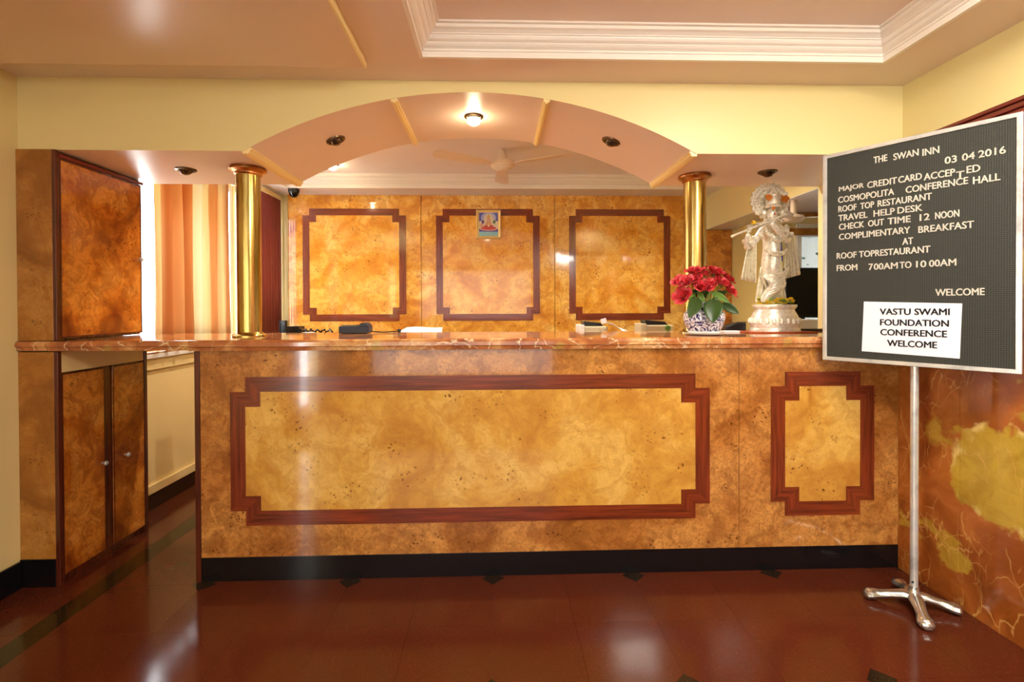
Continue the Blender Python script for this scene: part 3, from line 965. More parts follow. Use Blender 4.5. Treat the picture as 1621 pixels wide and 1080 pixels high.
# card terminal on the counter
p_ = at(564, 531, 2.80)
t = thing('card_terminal', 'dark navy card payment terminal near the left of the countertop', 'card machine', (p_.x, 2.80, ZK))
x0, x1 = p_.x - .084, p_.x + .080
mb = MB().prism([(x0, ZK + .002), (x1 - .01, ZK + .002), (x1, ZK + .012), (x1, ZK + .040), (x1 - .02, ZK + .044), (x0, ZK + .042)], 2.755, 2.845)
build('body', mb, 'navy_plastic', t, bevel=.004)
mb = MB().prism([(x1 - .060, ZK + .036)] + [(x1 - .030 + .030 * math.cos(a), ZK + .036 + .026 * math.sin(a)) for a in [PI - i * PI / 10 for i in range(11)]] + [(x1, ZK + .03)], 2.76, 2.84)
build('paper_roll_cover', mb, 'navy_plastic', t, bevel=.003)
build('keypad', MB().box(x0 + .01, x1 - .07, 2.765, 2.835, ZK + .0435, ZK + .047), 'black_plastic', t)
q0 = at(590, 527, 2.84)
mb = MB().tube([(x1 - .004, 2.835, ZK + .010), (x1 + .03, 2.85, ZK + .006), (x1 + .06, 2.845, ZK + .004), (x1 + .10, 2.86, ZK + .006), (x1 + .13, 2.865, ZK + .008)], .003, 8)
build('cord', mb, 'black_plastic', t)
mb = MB().lathe([(0, -.012), (.009, -.009), (.012, 0), (.009, .009), (0, .012)], (x1 + .145, 2.862, ZK + .012), 14)
build('plug', mb, 'black_plastic', t)

# paper pad behind counter
p_ = at(668, 528, 3.15)
zt = at(668, 520, 3.25).z
mb = MB()
mb.grid(lambda u, v: (p_.x - .135 + u * .27 + v * .02 * (1 - 2 * u), 3.04 + v * .24, zt - .018 + .022 * v + .003 * math.sin(u * 6)), 12, 6)
o = build('open_register', mb, 'paper', solid=.006)
tag(rebase(o, (p_.x, 3.15, zt - .02)), 'white open register lying behind the counter, right of the card terminal', 'register')
st = build('book_stand', MB().box(p_.x - .10, p_.x + .10, 3.06, 3.26, ZD, zt - .022), 'black_plastic', bevel=.003)
tag(rebase(st, (p_.x, 3.16, ZD)), 'dark stand under the open white register behind the counter', 'stand')

# two beige devices
def ticket_box(pxl, pxr, pyt, lab, extra):
    Y = 3.20
    a = at(pxl, pyt, Y); b = at(pxr, pyt, Y); z1 = a.z
    t = thing('receipt_printer', lab, 'printer', ((a.x + b.x) / 2, Y + .08, ZD), group='beige printers behind the counter')
    w_ = b.x - a.x
    build('body', MB().box(a.x + w_ * .18, b.x, Y, Y + .16, ZD, z1 - .012), 'beige_plastic', t, bevel=.008)
    build('end_block', MB().box(a.x, a.x + w_ * .175, Y - .01, Y + .15, ZD, z1 - .002), 'white' if extra else 'beige_plastic', t, bevel=.005)
    mb = MB().prism([(a.x + w_ * .22, z1 - .012), (b.x - w_ * .12, z1 - .012), (b.x - w_ * .22, z1 + .010), (a.x + w_ * .16, z1 + .022)], Y + .02, Y + .14)
    build('lid', mb, 'black_plastic', t, bevel=.004)
    T = Matrix.Rotation(PI / 2, 4, 'X')
    build('dial', MB().lathe([(.018, 0), (.018, .010), (.014, .014), (0, .014)], (b.x - w_ * .18, Y, z1 - .030), 20, T=T), 'light_leaf' if not extra else 'beige_plastic', t)


ticket_box(917, 962, 514, 'beige printer with black lid behind the counter, left of the folded paper', True)
ticket_box(1014, 1066, 512, 'beige printer with black lid behind the counter, beside the right brass column', False)
p_ = at(953, 508, 3.22)
o = build('note_card', MB().box(-.018, .018, -.001, .001, -.016, .016, T=Matrix.Rotation(-.25, 4, 'Y')), 'paper')
o.location = (p_.x, 3.17, p_.z); tag(o, 'small square white note leaning on the left beige printer', 'note')
p0 = at(964, 514, 3.2); p1 = at(998, 524, 3.2)
mb = MB(); mb.grid(lambda u, v: (p0.x - .01 + u * (p1.x - p0.x) * 1.05, 3.10 + v * .14, ZD + (p0.z + .012 - ZD) * (1 - .35 * u - .55 * u * u * (1 - v))), 10, 4)
tag(build('folded_paper', mb, 'paper', solid=.002), 'folded white paper sheet slumped between the two beige printers', 'paper')

# clutter at left: black box, cables, slips
p0 = at(452, 517, 3.2); p1 = at(473, 527, 3.2)
t = thing('black_adapter_box', 'small black box behind the counter near the left brass column', 'box', ((p0.x + p1.x) / 2, 3.25, ZD))
build('body', MB().box(p0.x, p1.x, 3.2, 3.30, ZD, p0.z), 'black_plastic', t, bevel=.003)
build('side_flap', MB().prism([(p1.x, ZD), (p1.x + .03, ZD), (p1.x + .03, p0.z - .030), (p1.x, p0.z - .014)], 3.21, 3.29), 'black_plastic', t)
pts = []
for i in range(26):
    q = at(476 + i * 2.0, 524 + 2.2 * math.sin(i * 1.3) + 1.2 * math.sin(i * 2.9), 3.12 + .05 * math.sin(i * .9))
    pts.append(q)
tag(build('cable_bundle', MB().tube(pts, .006, 8), 'black_plastic'), 'tangled dark cables behind the counter left of the card terminal', 'cable')
q = at(487, 527, 3.02)
tag(build('paper_slip', MB().box(q.x - .03, q.x + .025, 3.0, 3.07, q.z - .004, q.z + .002), 'paper'), 'white paper slip among the cables behind the counter', 'paper')
q = at(443, 510, 4.55)
mb = MB().box(-1.975, -1.915, 4.595, 4.638, q.z - .10, q.z + .012)
tag(rebase(build('cable_box', mb, 'black_plastic', bevel=.004), (-1.945, 4.62, q.z - .1)), 'small black switch box low on the wall beside the maroon blind', 'switch box')

# black tray and leaflets on the counter
a = at(1146, 524, 2.83); b = at(1176, 508, 2.83)
t = thing('desk_organiser', 'low black leather tray behind the statue, right of the vase', 'tray', ((a.x + b.x) / 2, 2.83, ZK))
mb = MB().prism([(a.x - .01, ZK + .001), (b.x, ZK + .001), (b.x, ZK + .050), (b.x - .05, ZK + .050), (a.x - .005, ZK + .026)], 2.79, 2.87)
build('body', mb, 'black_plastic', t, bevel=.004)
build('rim', MB().prism([(a.x - .006, ZK + .027), (b.x - .05, ZK + .051), (b.x, ZK + .051), (b.x, ZK + .056), (b.x - .05, ZK + .056), (a.x - .006, ZK + .031)], 2.788, 2.795), 'grey_metal', t)
a = at(1135, 529, 2.72); b = at(1174, 529, 2.72)
o = build('leaflet_stack', MB().box(a.x + .03, b.x - .012, 2.70, 2.76, ZK, ZK + .008), 'paper', bevel=.001)
tag(rebase(o, ((a.x + b.x) / 2, 2.7, ZK)), 'thin stack of white leaflets between the vase and statue', 'leaflets')
M['orange_wood'] = plain('orange_wood', S(196, 84, 30), .3, var=.15)
a = at(1178, 530, 2.65); b = at(1286, 530, 2.65)
o = build('display_board', MB().box(a.x, b.x, 2.60, 2.90, ZK, ZK + .006), 'orange_wood', bevel=.002)
tag(rebase(o, ((a.x + b.x) / 2, 2.75, ZK)), 'thin orange-brown board under the silver statue', 'board')

# monitor and white box at the right
t = thing('computer_monitor', 'black flat monitor behind the counter, between statue and letter board', 'monitor', (2.06, 3.3, ZD))
a = at(1244, 424, 3.3); b = at(1303, 503, 3.3)
build('housing', MB().box(a.x, b.x + .16, 3.3, 3.335, b.z, a.z), 'black_plastic', t, bevel=.004)
build('screen', MB().box(a.x + .012, b.x + .148, 3.298, 3.301, b.z + .02, a.z - .012), 'screen_black', t)
build('stand', MB().box(2.06, 2.10, 3.32, 3.35, ZD + .012, b.z + .05).box(1.99, 2.20, 3.26, 3.42, ZD, ZD + .012), 'black_plastic', t, bevel=.003)
a = at(1262, 506, 3.12); b = at(1297, 523, 3.12)
o = build('document_box', MB().box(a.x - .03, b.x, 3.12, 3.24, ZD, a.z), 'white', bevel=.004)
tag(rebase(o, ((a.x + b.x) / 2, 3.18, ZD)), 'white box in front of the black monitor, beside the statue base', 'box')
a = at(1256, 524, 2.84); b = at(1297, 528, 2.84)
o = build('pen_tray', MB().box(a.x, b.x + .04, 2.80, 2.87, ZK, ZK + .012), 'black_plastic', bevel=.003)
tag(rebase(o, ((a.x + b.x) / 2, 2.83, ZK)), 'flat black pen tray on the counter right of the statue base', 'tray')
t = thing('side_table', 'low table carrying the monitor at the office opening', 'table', (2.1, 3.3, 0))
build('table_top', MB().box(1.902, 2.40, 3.02, 3.50, ZD - .03, ZD), 'white', t, bevel=.003)
for x in (1.93, 2.37):
    for y in (3.05, 3.47): build('leg', MB().box(x - .015, x + .015, y - .015, y + .015, 0, ZD - .03), 'white', t)

# alcove fan
c0 = at(1240, 366, 3.3)
t = thing('alcove_fan', 'pale ceiling fan seen behind the statue in the side alcove', 'fan', (c0.x + .1, 3.3, 1.98))
build('motor', MB().lathe([(.02, 0), (.02, -.10), (.06, -.11), (.07, -.13), (.05, -.15), (0, -.155)], (c0.x + .1, 3.35, 1.98), 24), 'fan_white', t)
for k in range(3):
    T = Matrix.Translation((c0.x + .1, 3.35, 1.98 - .125)) @ Matrix.Rotation(math.radians(-18 + 120 * k), 4, 'Z') @ Matrix.Rotation(math.radians(12), 4, 'X')
    mb = MB(); mb.prism([(.06, -.015), (.12, -.04), (.40, -.05), (.40, .05), (.12, .04), (.06, .015)], -.002, .002, 'z'); mb.v = [T @ q for q in mb.v]
    build('blade', mb, 'white', t)

# ------------------------------------------------------------------ vase and roses
VX, VY = at(1114.5, 520, 2.50).x, 2.50
ZV = ZK + .010
o = build('saucer', MB().lathe([(.060, ZK), (.094, ZK + .006), (.096, ZK + .009), (.06, ZK + .007), (0, ZK + .007)], (VX, VY, 0), 40), 'white')
tag(rebase(o, (VX, VY, ZK)), 'thin white saucer under the blue and white vase', 'saucer')
t = thing('flower_vase', 'round blue and white floral vase holding red roses on the counter', 'vase', (VX, VY, ZV))
build('body', MB().lathe([(0, ZV + .008), (.072, ZV + .008), (.080, ZV + .016), (.094, ZV + .045), (.101, ZV + .075), (.098, ZV + .098), (.082, ZV + .118), (.072, ZV + .126), (.070, ZV + .146), (.074, ZV + .154), (.068, ZV + .154), (.064, ZV + .146), (.064, ZV + .120)], (VX, VY, 0), 48), 'vase', t)
build('foot_ring', MB().lathe([(.076, ZV), (.078, ZV + .004), (.074, ZV + .010), (.06, ZV + .010)], (VX, VY, 0), 48), 'white', t)
build('soil', MB().lathe([(.0, ZV + .135), (.064, ZV + .135), (.064, ZV + .128)], (VX, VY, 0), 24), 'green_leaf', t)


def bloom_mesh(seed, open_):
    rnd = random.Random(seed); mb = MB()
    for layer, (n_, r0, h, tilt) in enumerate(((3, .005, .036, .02), (4, .010, .037, .10), (5, .015, .035, .30 * open_), (5, .018, .032, .75 * open_))):
        for k in range(n_):
            a = 2 * PI * k / n_ + layer * .7 + rnd.uniform(-.15, .15)
            wd = 1.35 * (2 * PI / n_) * .5 + .15
            def fn(u, v, a=a, wd=wd, r0=r0, h=h, tilt=tilt):
                aa = a + (u - .5) * 2 * wd * (1 - .55 * v ** 3)
                base = .006 + (r0) * math.sin(min(1, v * 1.3) * PI / 2)
                rr = base + math.sin(tilt) * h * v ** 1.5 + (.004 * v ** 4)
                z = h * (v - .25 * v * v * math.sin(tilt)) - .010 * (2 * abs(u - .5)) ** 2 * v * v
                return (rr * math.cos(aa), rr * math.sin(aa), z)
            mb.grid(fn, 6, 5)
    return mb


blooms = []
for k, op in enumerate((1.0, .6, .25)):
    o = build('bloom', bloom_mesh(k + 1, op), 'rose', None, solid=.0008)
    blooms.append(o.data); bpy.data.objects.remove(o)
mb = MB(); mb.lathe([(0, -.006), (.008, -.004), (.010, .002), (.006, .006), (0, .006)], n=12)
for k in range(5):
    a = 2 * PI * k / 5
    mb.grid(lambda u, v: ((.008 + .010 * v) * math.cos(a) - (u - .5) * .008 * (1 - v) * math.sin(a), (.008 + .010 * v) * math.sin(a) + (u - .5) * .008 * (1 - v) * math.cos(a), .002 - .012 * v * v), 2, 3)
o = build('calyx', mb, 'light_leaf'); calyx = o.data; bpy.data.objects.remove(o)

roses = [((1100, 427), 2.52, 0, 1.25, 'topmost red rose at upper left of the bouquet, above the vase'),
         ((1073, 443), 2.52, 0, 1.1, 'red rose at the far left edge of the bouquet'),
         ((1085, 445), 2.47, 1, 1.25, 'rounded red rose second from the left of the bouquet'),
         ((1097, 440), 2.49, 0, 1.15, 'deep red rose below the topmost left rose'),
         ((1079, 467), 2.48, 0, 1.3, 'pinkish red rose drooping lowest at the left of the bouquet'),
         ((1114, 452), 2.46, 1, 1.45, 'dark open red rose facing forward at the bouquet centre'),
         ((1116, 432), 2.54, 0, 1.1, 'small red rose at the top middle of the bouquet'),
         ((1126, 447), 2.47, 2, 1.15, 'tight pinkish red rosebud right of the dark centre rose'),
         ((1134, 428), 2.51, 0, 1.35, 'large red rose at the upper right of the bouquet'),
         ((1136, 440), 2.56, 1, 1.1, 'red rose half hidden beneath the upper right rose'),
         ((1144, 445), 2.48, 1, 1.3, 'round bright red rose at the right of the bouquet'),
         ((1154, 440), 2.53, 0, 1.05, 'small dark red rose at the outer upper right of the bouquet'),
         ((1157, 457), 2.48, 0, 1.3, 'lowest red rose at the far right of the bouquet')]
vc = Vector((VX, VY, ZV + .13))
for (pp_, Y, kind, s_, lab) in roses:
    P_ = at(pp_[0], pp_[1], Y)
    base = vc + Vector(((P_.x - vc.x) * .25, (Y - VY) * .25, 0))
    t = thing('rose', lab, 'rose', tuple(base), group='red roses in the blue and white vase')
    d = (P_ - (vc + Vector((0, .02, -.02)))); d.y -= .05; d = d.normalized()
    q = d.to_track_quat('Z', 'Y')
    b_ = bpy.data.objects.new('bloom', blooms[kind]); C.objects.link(b_); b_.parent = t
    b_.location = (P_ - base) - d * .018 * s_; b_.rotation_mode = 'QUATERNION'; b_.rotation_quaternion = q; b_.scale = (s_ * .86,) * 3
    c_ = bpy.data.objects.new('calyx', calyx); C.objects.link(c_); c_.parent = t
    c_.location = b_.location; c_.rotation_mode = 'QUATERNION'; c_.rotation_quaternion = q; c_.scale = (s_ * .85,) * 3
    e = P_ - d * .018 * s_
    build('stem', MB().tube([base, base + (e - base) * .4 + Vector((0, 0, .02)), e - d * .015, e], .0028, 7), 'light_leaf', t)

# leaves spilling over the rim
def leaf(p0, p1, width, droop, mat, lab, name='rose_leaf'):
    p0 = Vector(p0); p1 = Vector(p1); ax = (p1 - p0); L_ = ax.length; ax.normalize()
    view = (EYE - p0).normalized(); side = ax.cross(view).normalized(); nrm = side.cross(ax).normalized()
    def fn(u, v):
        wv = width * (math.sin(PI * v ** .8) ** .8) if 0 < v < 1 else 0
        s2 = (u - .5) * 2
        return p0 + ax * (L_ * v) + side * (s2 * wv * .5) + nrm * (abs(s2) * wv * .12 - .0) - Vector((0, 0, droop * v * v)) + nrm * (.006 * math.sin(v * PI))
    mb = MB(); mb.grid(fn, 6, 10)
    o = build(name, mb, mat, solid=.0008)
    tag(rebase(o, p0), lab, 'leaf', 'leaves in the rose bouquet'); return o


def lf(a, b, Y0_, Y1_, wd, mat, lab, droop=0.0): leaf(at(a[0], a[1], Y0_ - .14), at(b[0], b[1], Y1_ - .14), wd, droop, mat, lab)


lf((1106, 472), (1090, 504), 2.58, 2.50, .066, 'green_leaf', 'broad dark leaf drooping over the left rim of the vase')
lf((1130, 474), (1128, 512), 2.56, 2.50, .094, 'green_leaf', 'largest round green leaf hanging over the front of the vase')
lf((1143, 480), (1170, 497), 2.66, 2.62, .046, 'green_leaf', 'dark pointed leaf sticking out at the right of the vase')
lf((1126, 462), (1156, 480), 2.66, 2.60, .036, 'light_leaf', 'bright green curled leaf at the right under the roses')
lf((1108, 462), (1113, 484), 2.62, 2.60, .030, 'light_leaf', 'pale green leaf at the centre above the vase rim')
lf((1100, 460), (1088, 474), 2.66, 2.60, .034, 'light_leaf', 'small light leaf under the left roses')
lf((1134, 468), (1150, 462), 2.68, 2.62, .040, 'green_leaf', 'green leaf tucked under the right roses')
lf((1112, 470), (1122, 458), 2.66, 2.62, .036, 'green_leaf', 'dark leaf directly below the dark centre rose')
lf((1096, 474), (1102, 456), 2.68, 2.63, .034, 'green_leaf', 'dark leaf between the left roses and the rim')
lf((1124, 484), (1136, 470), 2.66, 2.63, .040, 'green_leaf', 'mid green leaf behind the large hanging leaf')
lf((1118, 488), (1108, 474), 2.68, 2.66, .040, 'green_leaf', 'shaded leaf at the mouth of the vase')

# ------------------------------------------------------------------ silver statue
SY = 2.75
sp = at(1226, 530, SY); SX = sp.x
K = (at(1326, 400, SY).x - at(1226, 400, SY).x) / 100      # metres per pixel at the statue


def sq(x, y, dy=0.0):
    """statue point from picture pixels, dy metres towards the viewer"""
    return Vector((SX + (x - 1226) * K, SY - dy, ZK + .006 + (529 - y) * K))


t = thing('silver_statue', 'ornate silver flute-playing deity statue with crown and marigolds on round pedestal', 'statue', (SX, SY, ZK + .006))
zb = ZK + .006
prof = [(37.5, 0), (37.5, 3), (36, 5), (36.5, 8), (37, 14), (35, 21), (32, 27), (30, 30), (29, 33), (32, 36), (33, 38.5), (32.5, 40.5), (0, 41)]
pd_ = build('pedestal', MB().lathe([(r * K, z * K) for r, z in prof], (SX, SY, zb), 48, sq=(1, .78)), 'silver', t)
mb = MB()
for i in range(22):
    a = 2 * PI * i / 22
    T = Matrix.Translation((SX + 36 * K * math.cos(a), SY + 36 * K * .78 * math.sin(a), zb + 15 * K))
    mb.lathe([(0, -.020), (.011, -.012), (.013, 0), (.009, .014), (0, .020)], (0, 0, 0), 8, T=T)
sub('lotus_petal_relief', mb, 'silver', pd_)
# draped body with crossed legs, one skin
V = []; E_ = []; Rr = []


def node(p, r, prev=None):
    V.append(p); Rr.append(r)
    if prev is not None: E_.append((prev, len(V) - 1))
    return len(V) - 1


px_ = K
pel = node(sq(1222, 420), (22 * px_, 16 * px_))
ws = node(sq(1221, 402), (14 * px_, 11 * px_), pel)
ch = node(sq(1222, 384), (18.5 * px_, 13 * px_), ws)
sh = node(sq(1223, 371), (15 * px_, 10 * px_), ch)
nk = node(sq(1223, 361), 5.5 * px_, sh)
hd = node(sq(1221, 350, .006), (8.5 * px_, 9 * px_), nk)
h2 = node(sq(1220, 338, .002), (7.5 * px_, 8 * px_), hd)
# viewer's right leg crosses to the left foot
k1 = node(sq(1229, 446, .02), (16 * px_, 13 * px_), pel)
k2 = node(sq(1222, 463, .03), (13 * px_, 10 * px_), k1)
k3 = node(sq(1208, 477, .03), (8.5 * px_, 7 * px_), k2)
k4 = node(sq(1199, 484, .04), (4 * px_, 4 * px_), k3)
l1 = node(sq(1216, 446, -.005), (16 * px_, 13 * px_), pel)
l2 = node(sq(1226, 468, -.01), (14 * px_, 11 * px_), l1)
l3 = node(sq(1236, 484, 0), (9 * px_, 8 * px_), l2)
# arms
s1 = node(sq(1206, 374), 6 * px_, sh)
e1 = node(sq(1192, 391, .02), 5 * px_, s1); e2 = node(sq(1176, 403, .04), 4.6 * px_, e1)
f1 = node(sq(1172, 392, .07), 4 * px_, e2); f2 = node(sq(1172, 381, .09), 3.6 * px_, f1)
s2_ = node(sq(1240, 374), 6 * px_, sh)
g1 = node(sq(1245, 386, .02), 5.2 * px_, s2_); g2 = node(sq(1236, 393, .06), 4.6 * px_, g1)
g3 = node(sq(1217, 378, .09), 4 * px_, g2); g4 = node(sq(1204, 366, .10), 3.8 * px_, g3)
skin('body', V, E_, Rr, 'silver', t, 2, 0)
# hands: palm and five curled fingers each on the flute
FA, FB = sq(1144, 387, .115), sq(1230, 353, .085)
for (hx, hy, s_) in ((1172, 378, 1), (1202, 364, -1)):
    u_ = (hx - 1144) / (1230 - 1144); hc = FA.lerp(FB, u_)
    mb = MB()
    mb.lathe([(0, -.016), (.010, -.012), (.013, 0), (.011, .010), (0, .014)], tuple(hc + Vector((0, .012, -.006 * s_))), 12)
    fd = (FB - FA).normalized()
    for k in range(5):
        o_ = fd * ((k - 2) * .0068); L_ = (.015, .019, .021, .019, .013)[k]
        b0 = hc + o_ + Vector((0, .010, .004)); b1 = hc + o_ + Vector((0, -.004, .010 + L_ * .3)); b2 = hc + o_ + Vector((0, -.011, .003)); b3 = hc + o_ + Vector((0, -.009, .003 - L_ * .45))
        mb.tube([b0, b1, b2, b3], [.0034, .0033, .003, .0024], 7)
    build('hand', mb, 'silver', t)
build('flute', MB().tube([FA - (FB - FA) * .02, FA, FA.lerp(FB, .04), FA.lerp(FB, .5), FB], [.007, .0085, .0055, .0055, .006], 12), 'silver', t)
# face
mb = MB()
fc = sq(1221, 347, .035)
for sx in (-1, 1): mb.lathe([(0, -.003), (.0048, 0), (0, .003)], tuple(fc + Vector((sx * .010, -.001, .008))), 10)
build('eye', mb, 'ink', t)
mb = MB(); mb.tube([fc + Vector((0, 0, .010)), fc + Vector((0, -.007, .001)), fc + Vector((0, -.003, -.003))], [.002, .0045, .003], 8)
build('nose', mb, 'silver', t)
mb = MB(); mb.tube([fc + Vector((-.008, .002, -.010)), fc + Vector((0, -.002, -.012)), fc + Vector((.008, .002, -.010))], [.0015, .003, .0015], 8)
build('mouth', mb, 'rose', t)
# crown: radiating halo, tall cap, rows of beads
hc = sq(1223, 327, -.03)
mb = MB(); n_ = 40
ring = [(hc.x + (30 + (1.8 if i % 2 else -1.0)) * K * math.cos(2 * PI * i / n_), hc.z + (28 + (1.8 if i % 2 else -1.0)) * K * math.sin(2 * PI * i / n_)) for i in range(n_)]
mb.prism(ring, hc.y - .006, hc.y + .006)
halo = build('halo', mb, 'silver', t)
mb = MB()
for R_, cnt, br in ((26, 30, .0075), (19.5, 24, .0075), (13, 16, .008)):
    for i in range(cnt):
        a = 2 * PI * i / cnt
        mb.lathe([(0, -br), (br * .8, -br * .5), (br, 0), (br * .8, br * .5), (0, br)], (hc.x + R_ * K * math.cos(a), hc.y - .010, hc.z + R_ * K * .94 * math.sin(a)), 8)
sub('bead_row', mb, 'silver', halo)
build('crown', MB().lathe([(11 * K, 0), (12.5 * K, 3 * K), (10.5 * K, 6 * K), (11 * K, 12 * K), (8.5 * K, 17 * K), (9 * K, 20 * K), (5 * K, 26 * K), (2 * K, 31 * K), (0, 33 * K)], tuple(sq(1222, 340, .01)), 24), 'silver', t)
mb = MB()
for sx in (-1, 1):
    mb.lathe([(0, -.018), (.012, -.010), (.014, 0), (.010, .012), (0, .018)], tuple(sq(1222 + sx * 14, 347, .01)), 12)
    mb.lathe([(0, -.014), (.009, -.008), (.010, 0), (0, .012)], tuple(sq(1222 + sx * 13, 358, .01)), 12)
build('earring', mb, 'silver', t)
# garlands and ornaments


def garland(c, rx, rz_, a0_, a1_, yoff, br, nb, mat, name):
    mb = MB()
    for i in range(nb):
        a = a0_ + (a1_ - a0_) * i / (nb - 1)
        T = Matrix.Translation(sq(c[0] + rx * math.cos(a), c[1] - rz_ * math.sin(a), yoff + .012 * abs(math.sin(a))))
        mb.lathe([(0, -br), (br * .8, -br * .5), (br, 0), (br * .8, br * .5), (0, br)], (0, 0, 0), 8, T=T)
    return build(name, mb, mat, t)


garland((1223, 368), 14, 14, PI, 2 * PI, .045, .0085, 16, 'silver', 'necklace')
garland((1222, 370), 17, 22, PI * 1.02, PI * 1.98, .05, .0095, 20, 'silver', 'necklace')
garland((1221, 404), 16, 6, PI, 2 * PI, .045, .0085, 16, 'silver', 'waist_belt')
garland((1221, 404), 15, 10, PI, 2 * PI, .05, .007, 16, 'silver', 'waist_belt')
for (ax_, ay_) in ((1199, 384), (1182, 399), (1173, 394), (1244, 382), (1229, 388), (1210, 372)):
    mb = MB()
    T = Matrix.Translation(sq(ax_, ay_, .035 if ax_ > 1190 else .05)) @ Matrix.Rotation(.7, 4, 'Y')
    mb.lathe([(.020, -.006), (.0225, -.003), (.020, 0), (.0225, .003), (.020, .006)], (0, 0, 0), 18, T=T)
    build('armlet', mb, 'silver', t)


def flower(x, y, dy, r, mat):
    mb = MB(); c = sq(x, y, dy); rnd = random.Random(int(x * y))
    for k in range(26):
        a = rnd.uniform(0, 2 * PI); q = rnd.uniform(0, 1) ** .5 * r * .85
        cc = c + Vector((q * math.cos(a), -math.sqrt(max(0, r * r - q * q)) * .5, q * math.sin(a) * .75))
        mb.lathe([(0, -.26 * r), (.22 * r, -.1 * r), (.24 * r, .05 * r), (0, .26 * r)], tuple(cc), 6)
    o = build('marigold', mb, mat, t); o['label'] = ('orange' if mat == 'marigold_o' else 'yellow') + ' marigold flower head'


flower(1210.5, 325, .03, .024, 'marigold_o'); flower(1235.5, 327, .03, .027, 'marigold_o')
flower(1216, 342, .05, .012, 'marigold_o'); flower(1217, 377, .075, .022, 'marigold_o'); flower(1175, 367, .12, .014, 'marigold_y')


# pleated shawl ends
def shawl(xt, yt, wt, xb0, yb0, xb1, yb1, dy, npl, name='shawl'):
    mb = MB()
    def fn(u, v):
        xa = xt + (u - .5) * wt; xb = xb0 + (xb1 - xb0) * u
        ya = yt; yb = yb0 + (yb1 - yb0) * u
        e = v ** .85
        pl_ = math.sin(u * npl * 2 * PI) * (.004 + .008 * v)
        return sq(xa + (xb - xa) * e, ya + (yb - ya) * v, dy + pl_)
    mb.grid(fn, npl * 8, 14)
    build(name, mb, 'silver_pleat', t, solid=.003)


shawl(1190, 383, 10, 1170, 450, 1194, 455, .02, 5)
shawl(1250, 376, 12, 1241, 449, 1267, 442, .00, 5)
# skirt pleats hanging at the back between the legs
shawl(1222, 430, 30, 1198, 485, 1249, 484, -.02, 7, 'skirt')
mb = MB()
for k in range(9):
    u_ = k / 8
    pts = [sq(1238 - 9 * u_, 432 + 30 * u_, .065), sq(1228 - 8 * u_, 440 + 28 * u_, .070 - .0 * u_), sq(1216 - 8 * u_, 444 + 30 * u_, .060)]
    mb.tube(pts, .0032, 6)
build('skirt_fold', mb, 'silver', t)
build('blue_sash', MB().prism([(sq(1234, 0).x, sq(0, 386).z), (sq(1243, 0).x, sq(0, 384).z), (sq(1245, 0).x, sq(0, 420).z), (sq(1238, 0).x, sq(0, 424).z)], SY + .035, SY + .04), 'blue_cloth', t)
# petals heaped on the pedestal
rnd = random.Random(3)
for (col, cnt, nm) in (('marigold_y', 90, 'petal_heap'), ('light_leaf', 40, 'leaf_heap')):
    mb = MB()
    for k in range(cnt):
        a = rnd.uniform(PI * .95, PI * 2.05); q = rnd.uniform(.55, .95)
        c = Vector((SX + 28 * K * q * math.cos(a), SY + 24 * K * q * math.sin(a), zb + 42.5 * K + rnd.uniform(0, .030)))
        T = Matrix.Translation(c) @ Matrix.Rotation(rnd.uniform(0, 6), 4, 'Z') @ Matrix.Rotation(rnd.uniform(-.8, .8), 4, 'X')
        mb.lathe([(0, -.004), (.012, -.001), (.012, .001), (0, .004)], (0, 0, 0), 6, T=T, sq=(1, .6))
    o = build(nm, mb, col, t); o['kind'] = 'stuff'

# ------------------------------------------------------------------ letter board on stand
BX, BY, BA = 1.725, 2.004, math.radians(-55)
t = thing('letter_board_stand', 'black letter board sign on silver pole stand at right, listing hotel services', 'sign', (BX, BY, 0), BA)
# local frame: x along the board, -y towards the viewer, board front face at y=-.03
L = lambda n_, mb, mats, **k: build(n_, mb, mats, t, inv=False, **k)
u0, u1, v0, v1 = -.331, .3195, 1.003, 1.944
fw = .017
mb = MB(); yF, yK = -.034, -.006
A = [(u0, v0), (u1, v0), (u1, v1), (u0, v1)]; Bq = [(u0 + fw, v0 + fw), (u1 - fw, v0 + fw), (u1 - fw, v1 - fw), (u0 + fw, v1 - fw)]
vs = [(a, yF, b) for a, b in A] + [(a, yF, b) for a, b in Bq] + [(a, yK, b) for a, b in A] + [(a, yK, b) for a, b in Bq]
fs = []
for i in range(4):
    j = (i + 1) % 4
    fs += [(i, j, 4 + j, 4 + i), (i, j, 8 + j, 8 + i), (4 + i, 4 + j, 12 + j, 12 + i), (8 + i, 8 + j, 12 + j, 12 + i)]
mb.add(vs, fs)
L('frame', mb, 'alu', bevel=.002)
L('letter_panel', MB().box(u0 + fw - .001, u1 - fw + .001, -.028, -.008, v0 + fw - .001, v1 - fw + .001), 'board')
# pushed-in letters
fnt = None


def word(txt, x0, z0, x1, h, y, mat, parent, ext=.0012, wide=True, name='letter_row', off=0.0):
    cu = bpy.data.curves.new('w', 'FONT'); cu.body = txt; cu.extrude = ext; cu.offset = off
    cu.size = 1.0; cu.resolution_u = 3
    o = bpy.data.objects.new('w', cu); C.objects.link(o)
    dg = bpy.context.evaluated_depsgraph_get(); dg.update()
    me = bpy.data.meshes.new_from_object(o.evaluated_get(dg))
    bpy.data.objects.remove(o)
    xs = [v.co.x for v in me.vertices]; zs = [v.co.y for v in me.vertices]
    mnx, mxx, mnz, mxz = min(xs), max(xs), min(zs), max(zs)
    sx = (x1 - x0) / (mxx - mnx); sz = h / (mxz - mnz)
    for v in me.vertices: v.co = Vector((x0 + (v.co.x - mnx) * sx, y - v.co.z / 1.0, z0 + (v.co.y - mnz) * sz))
    me.materials.clear()
    return me


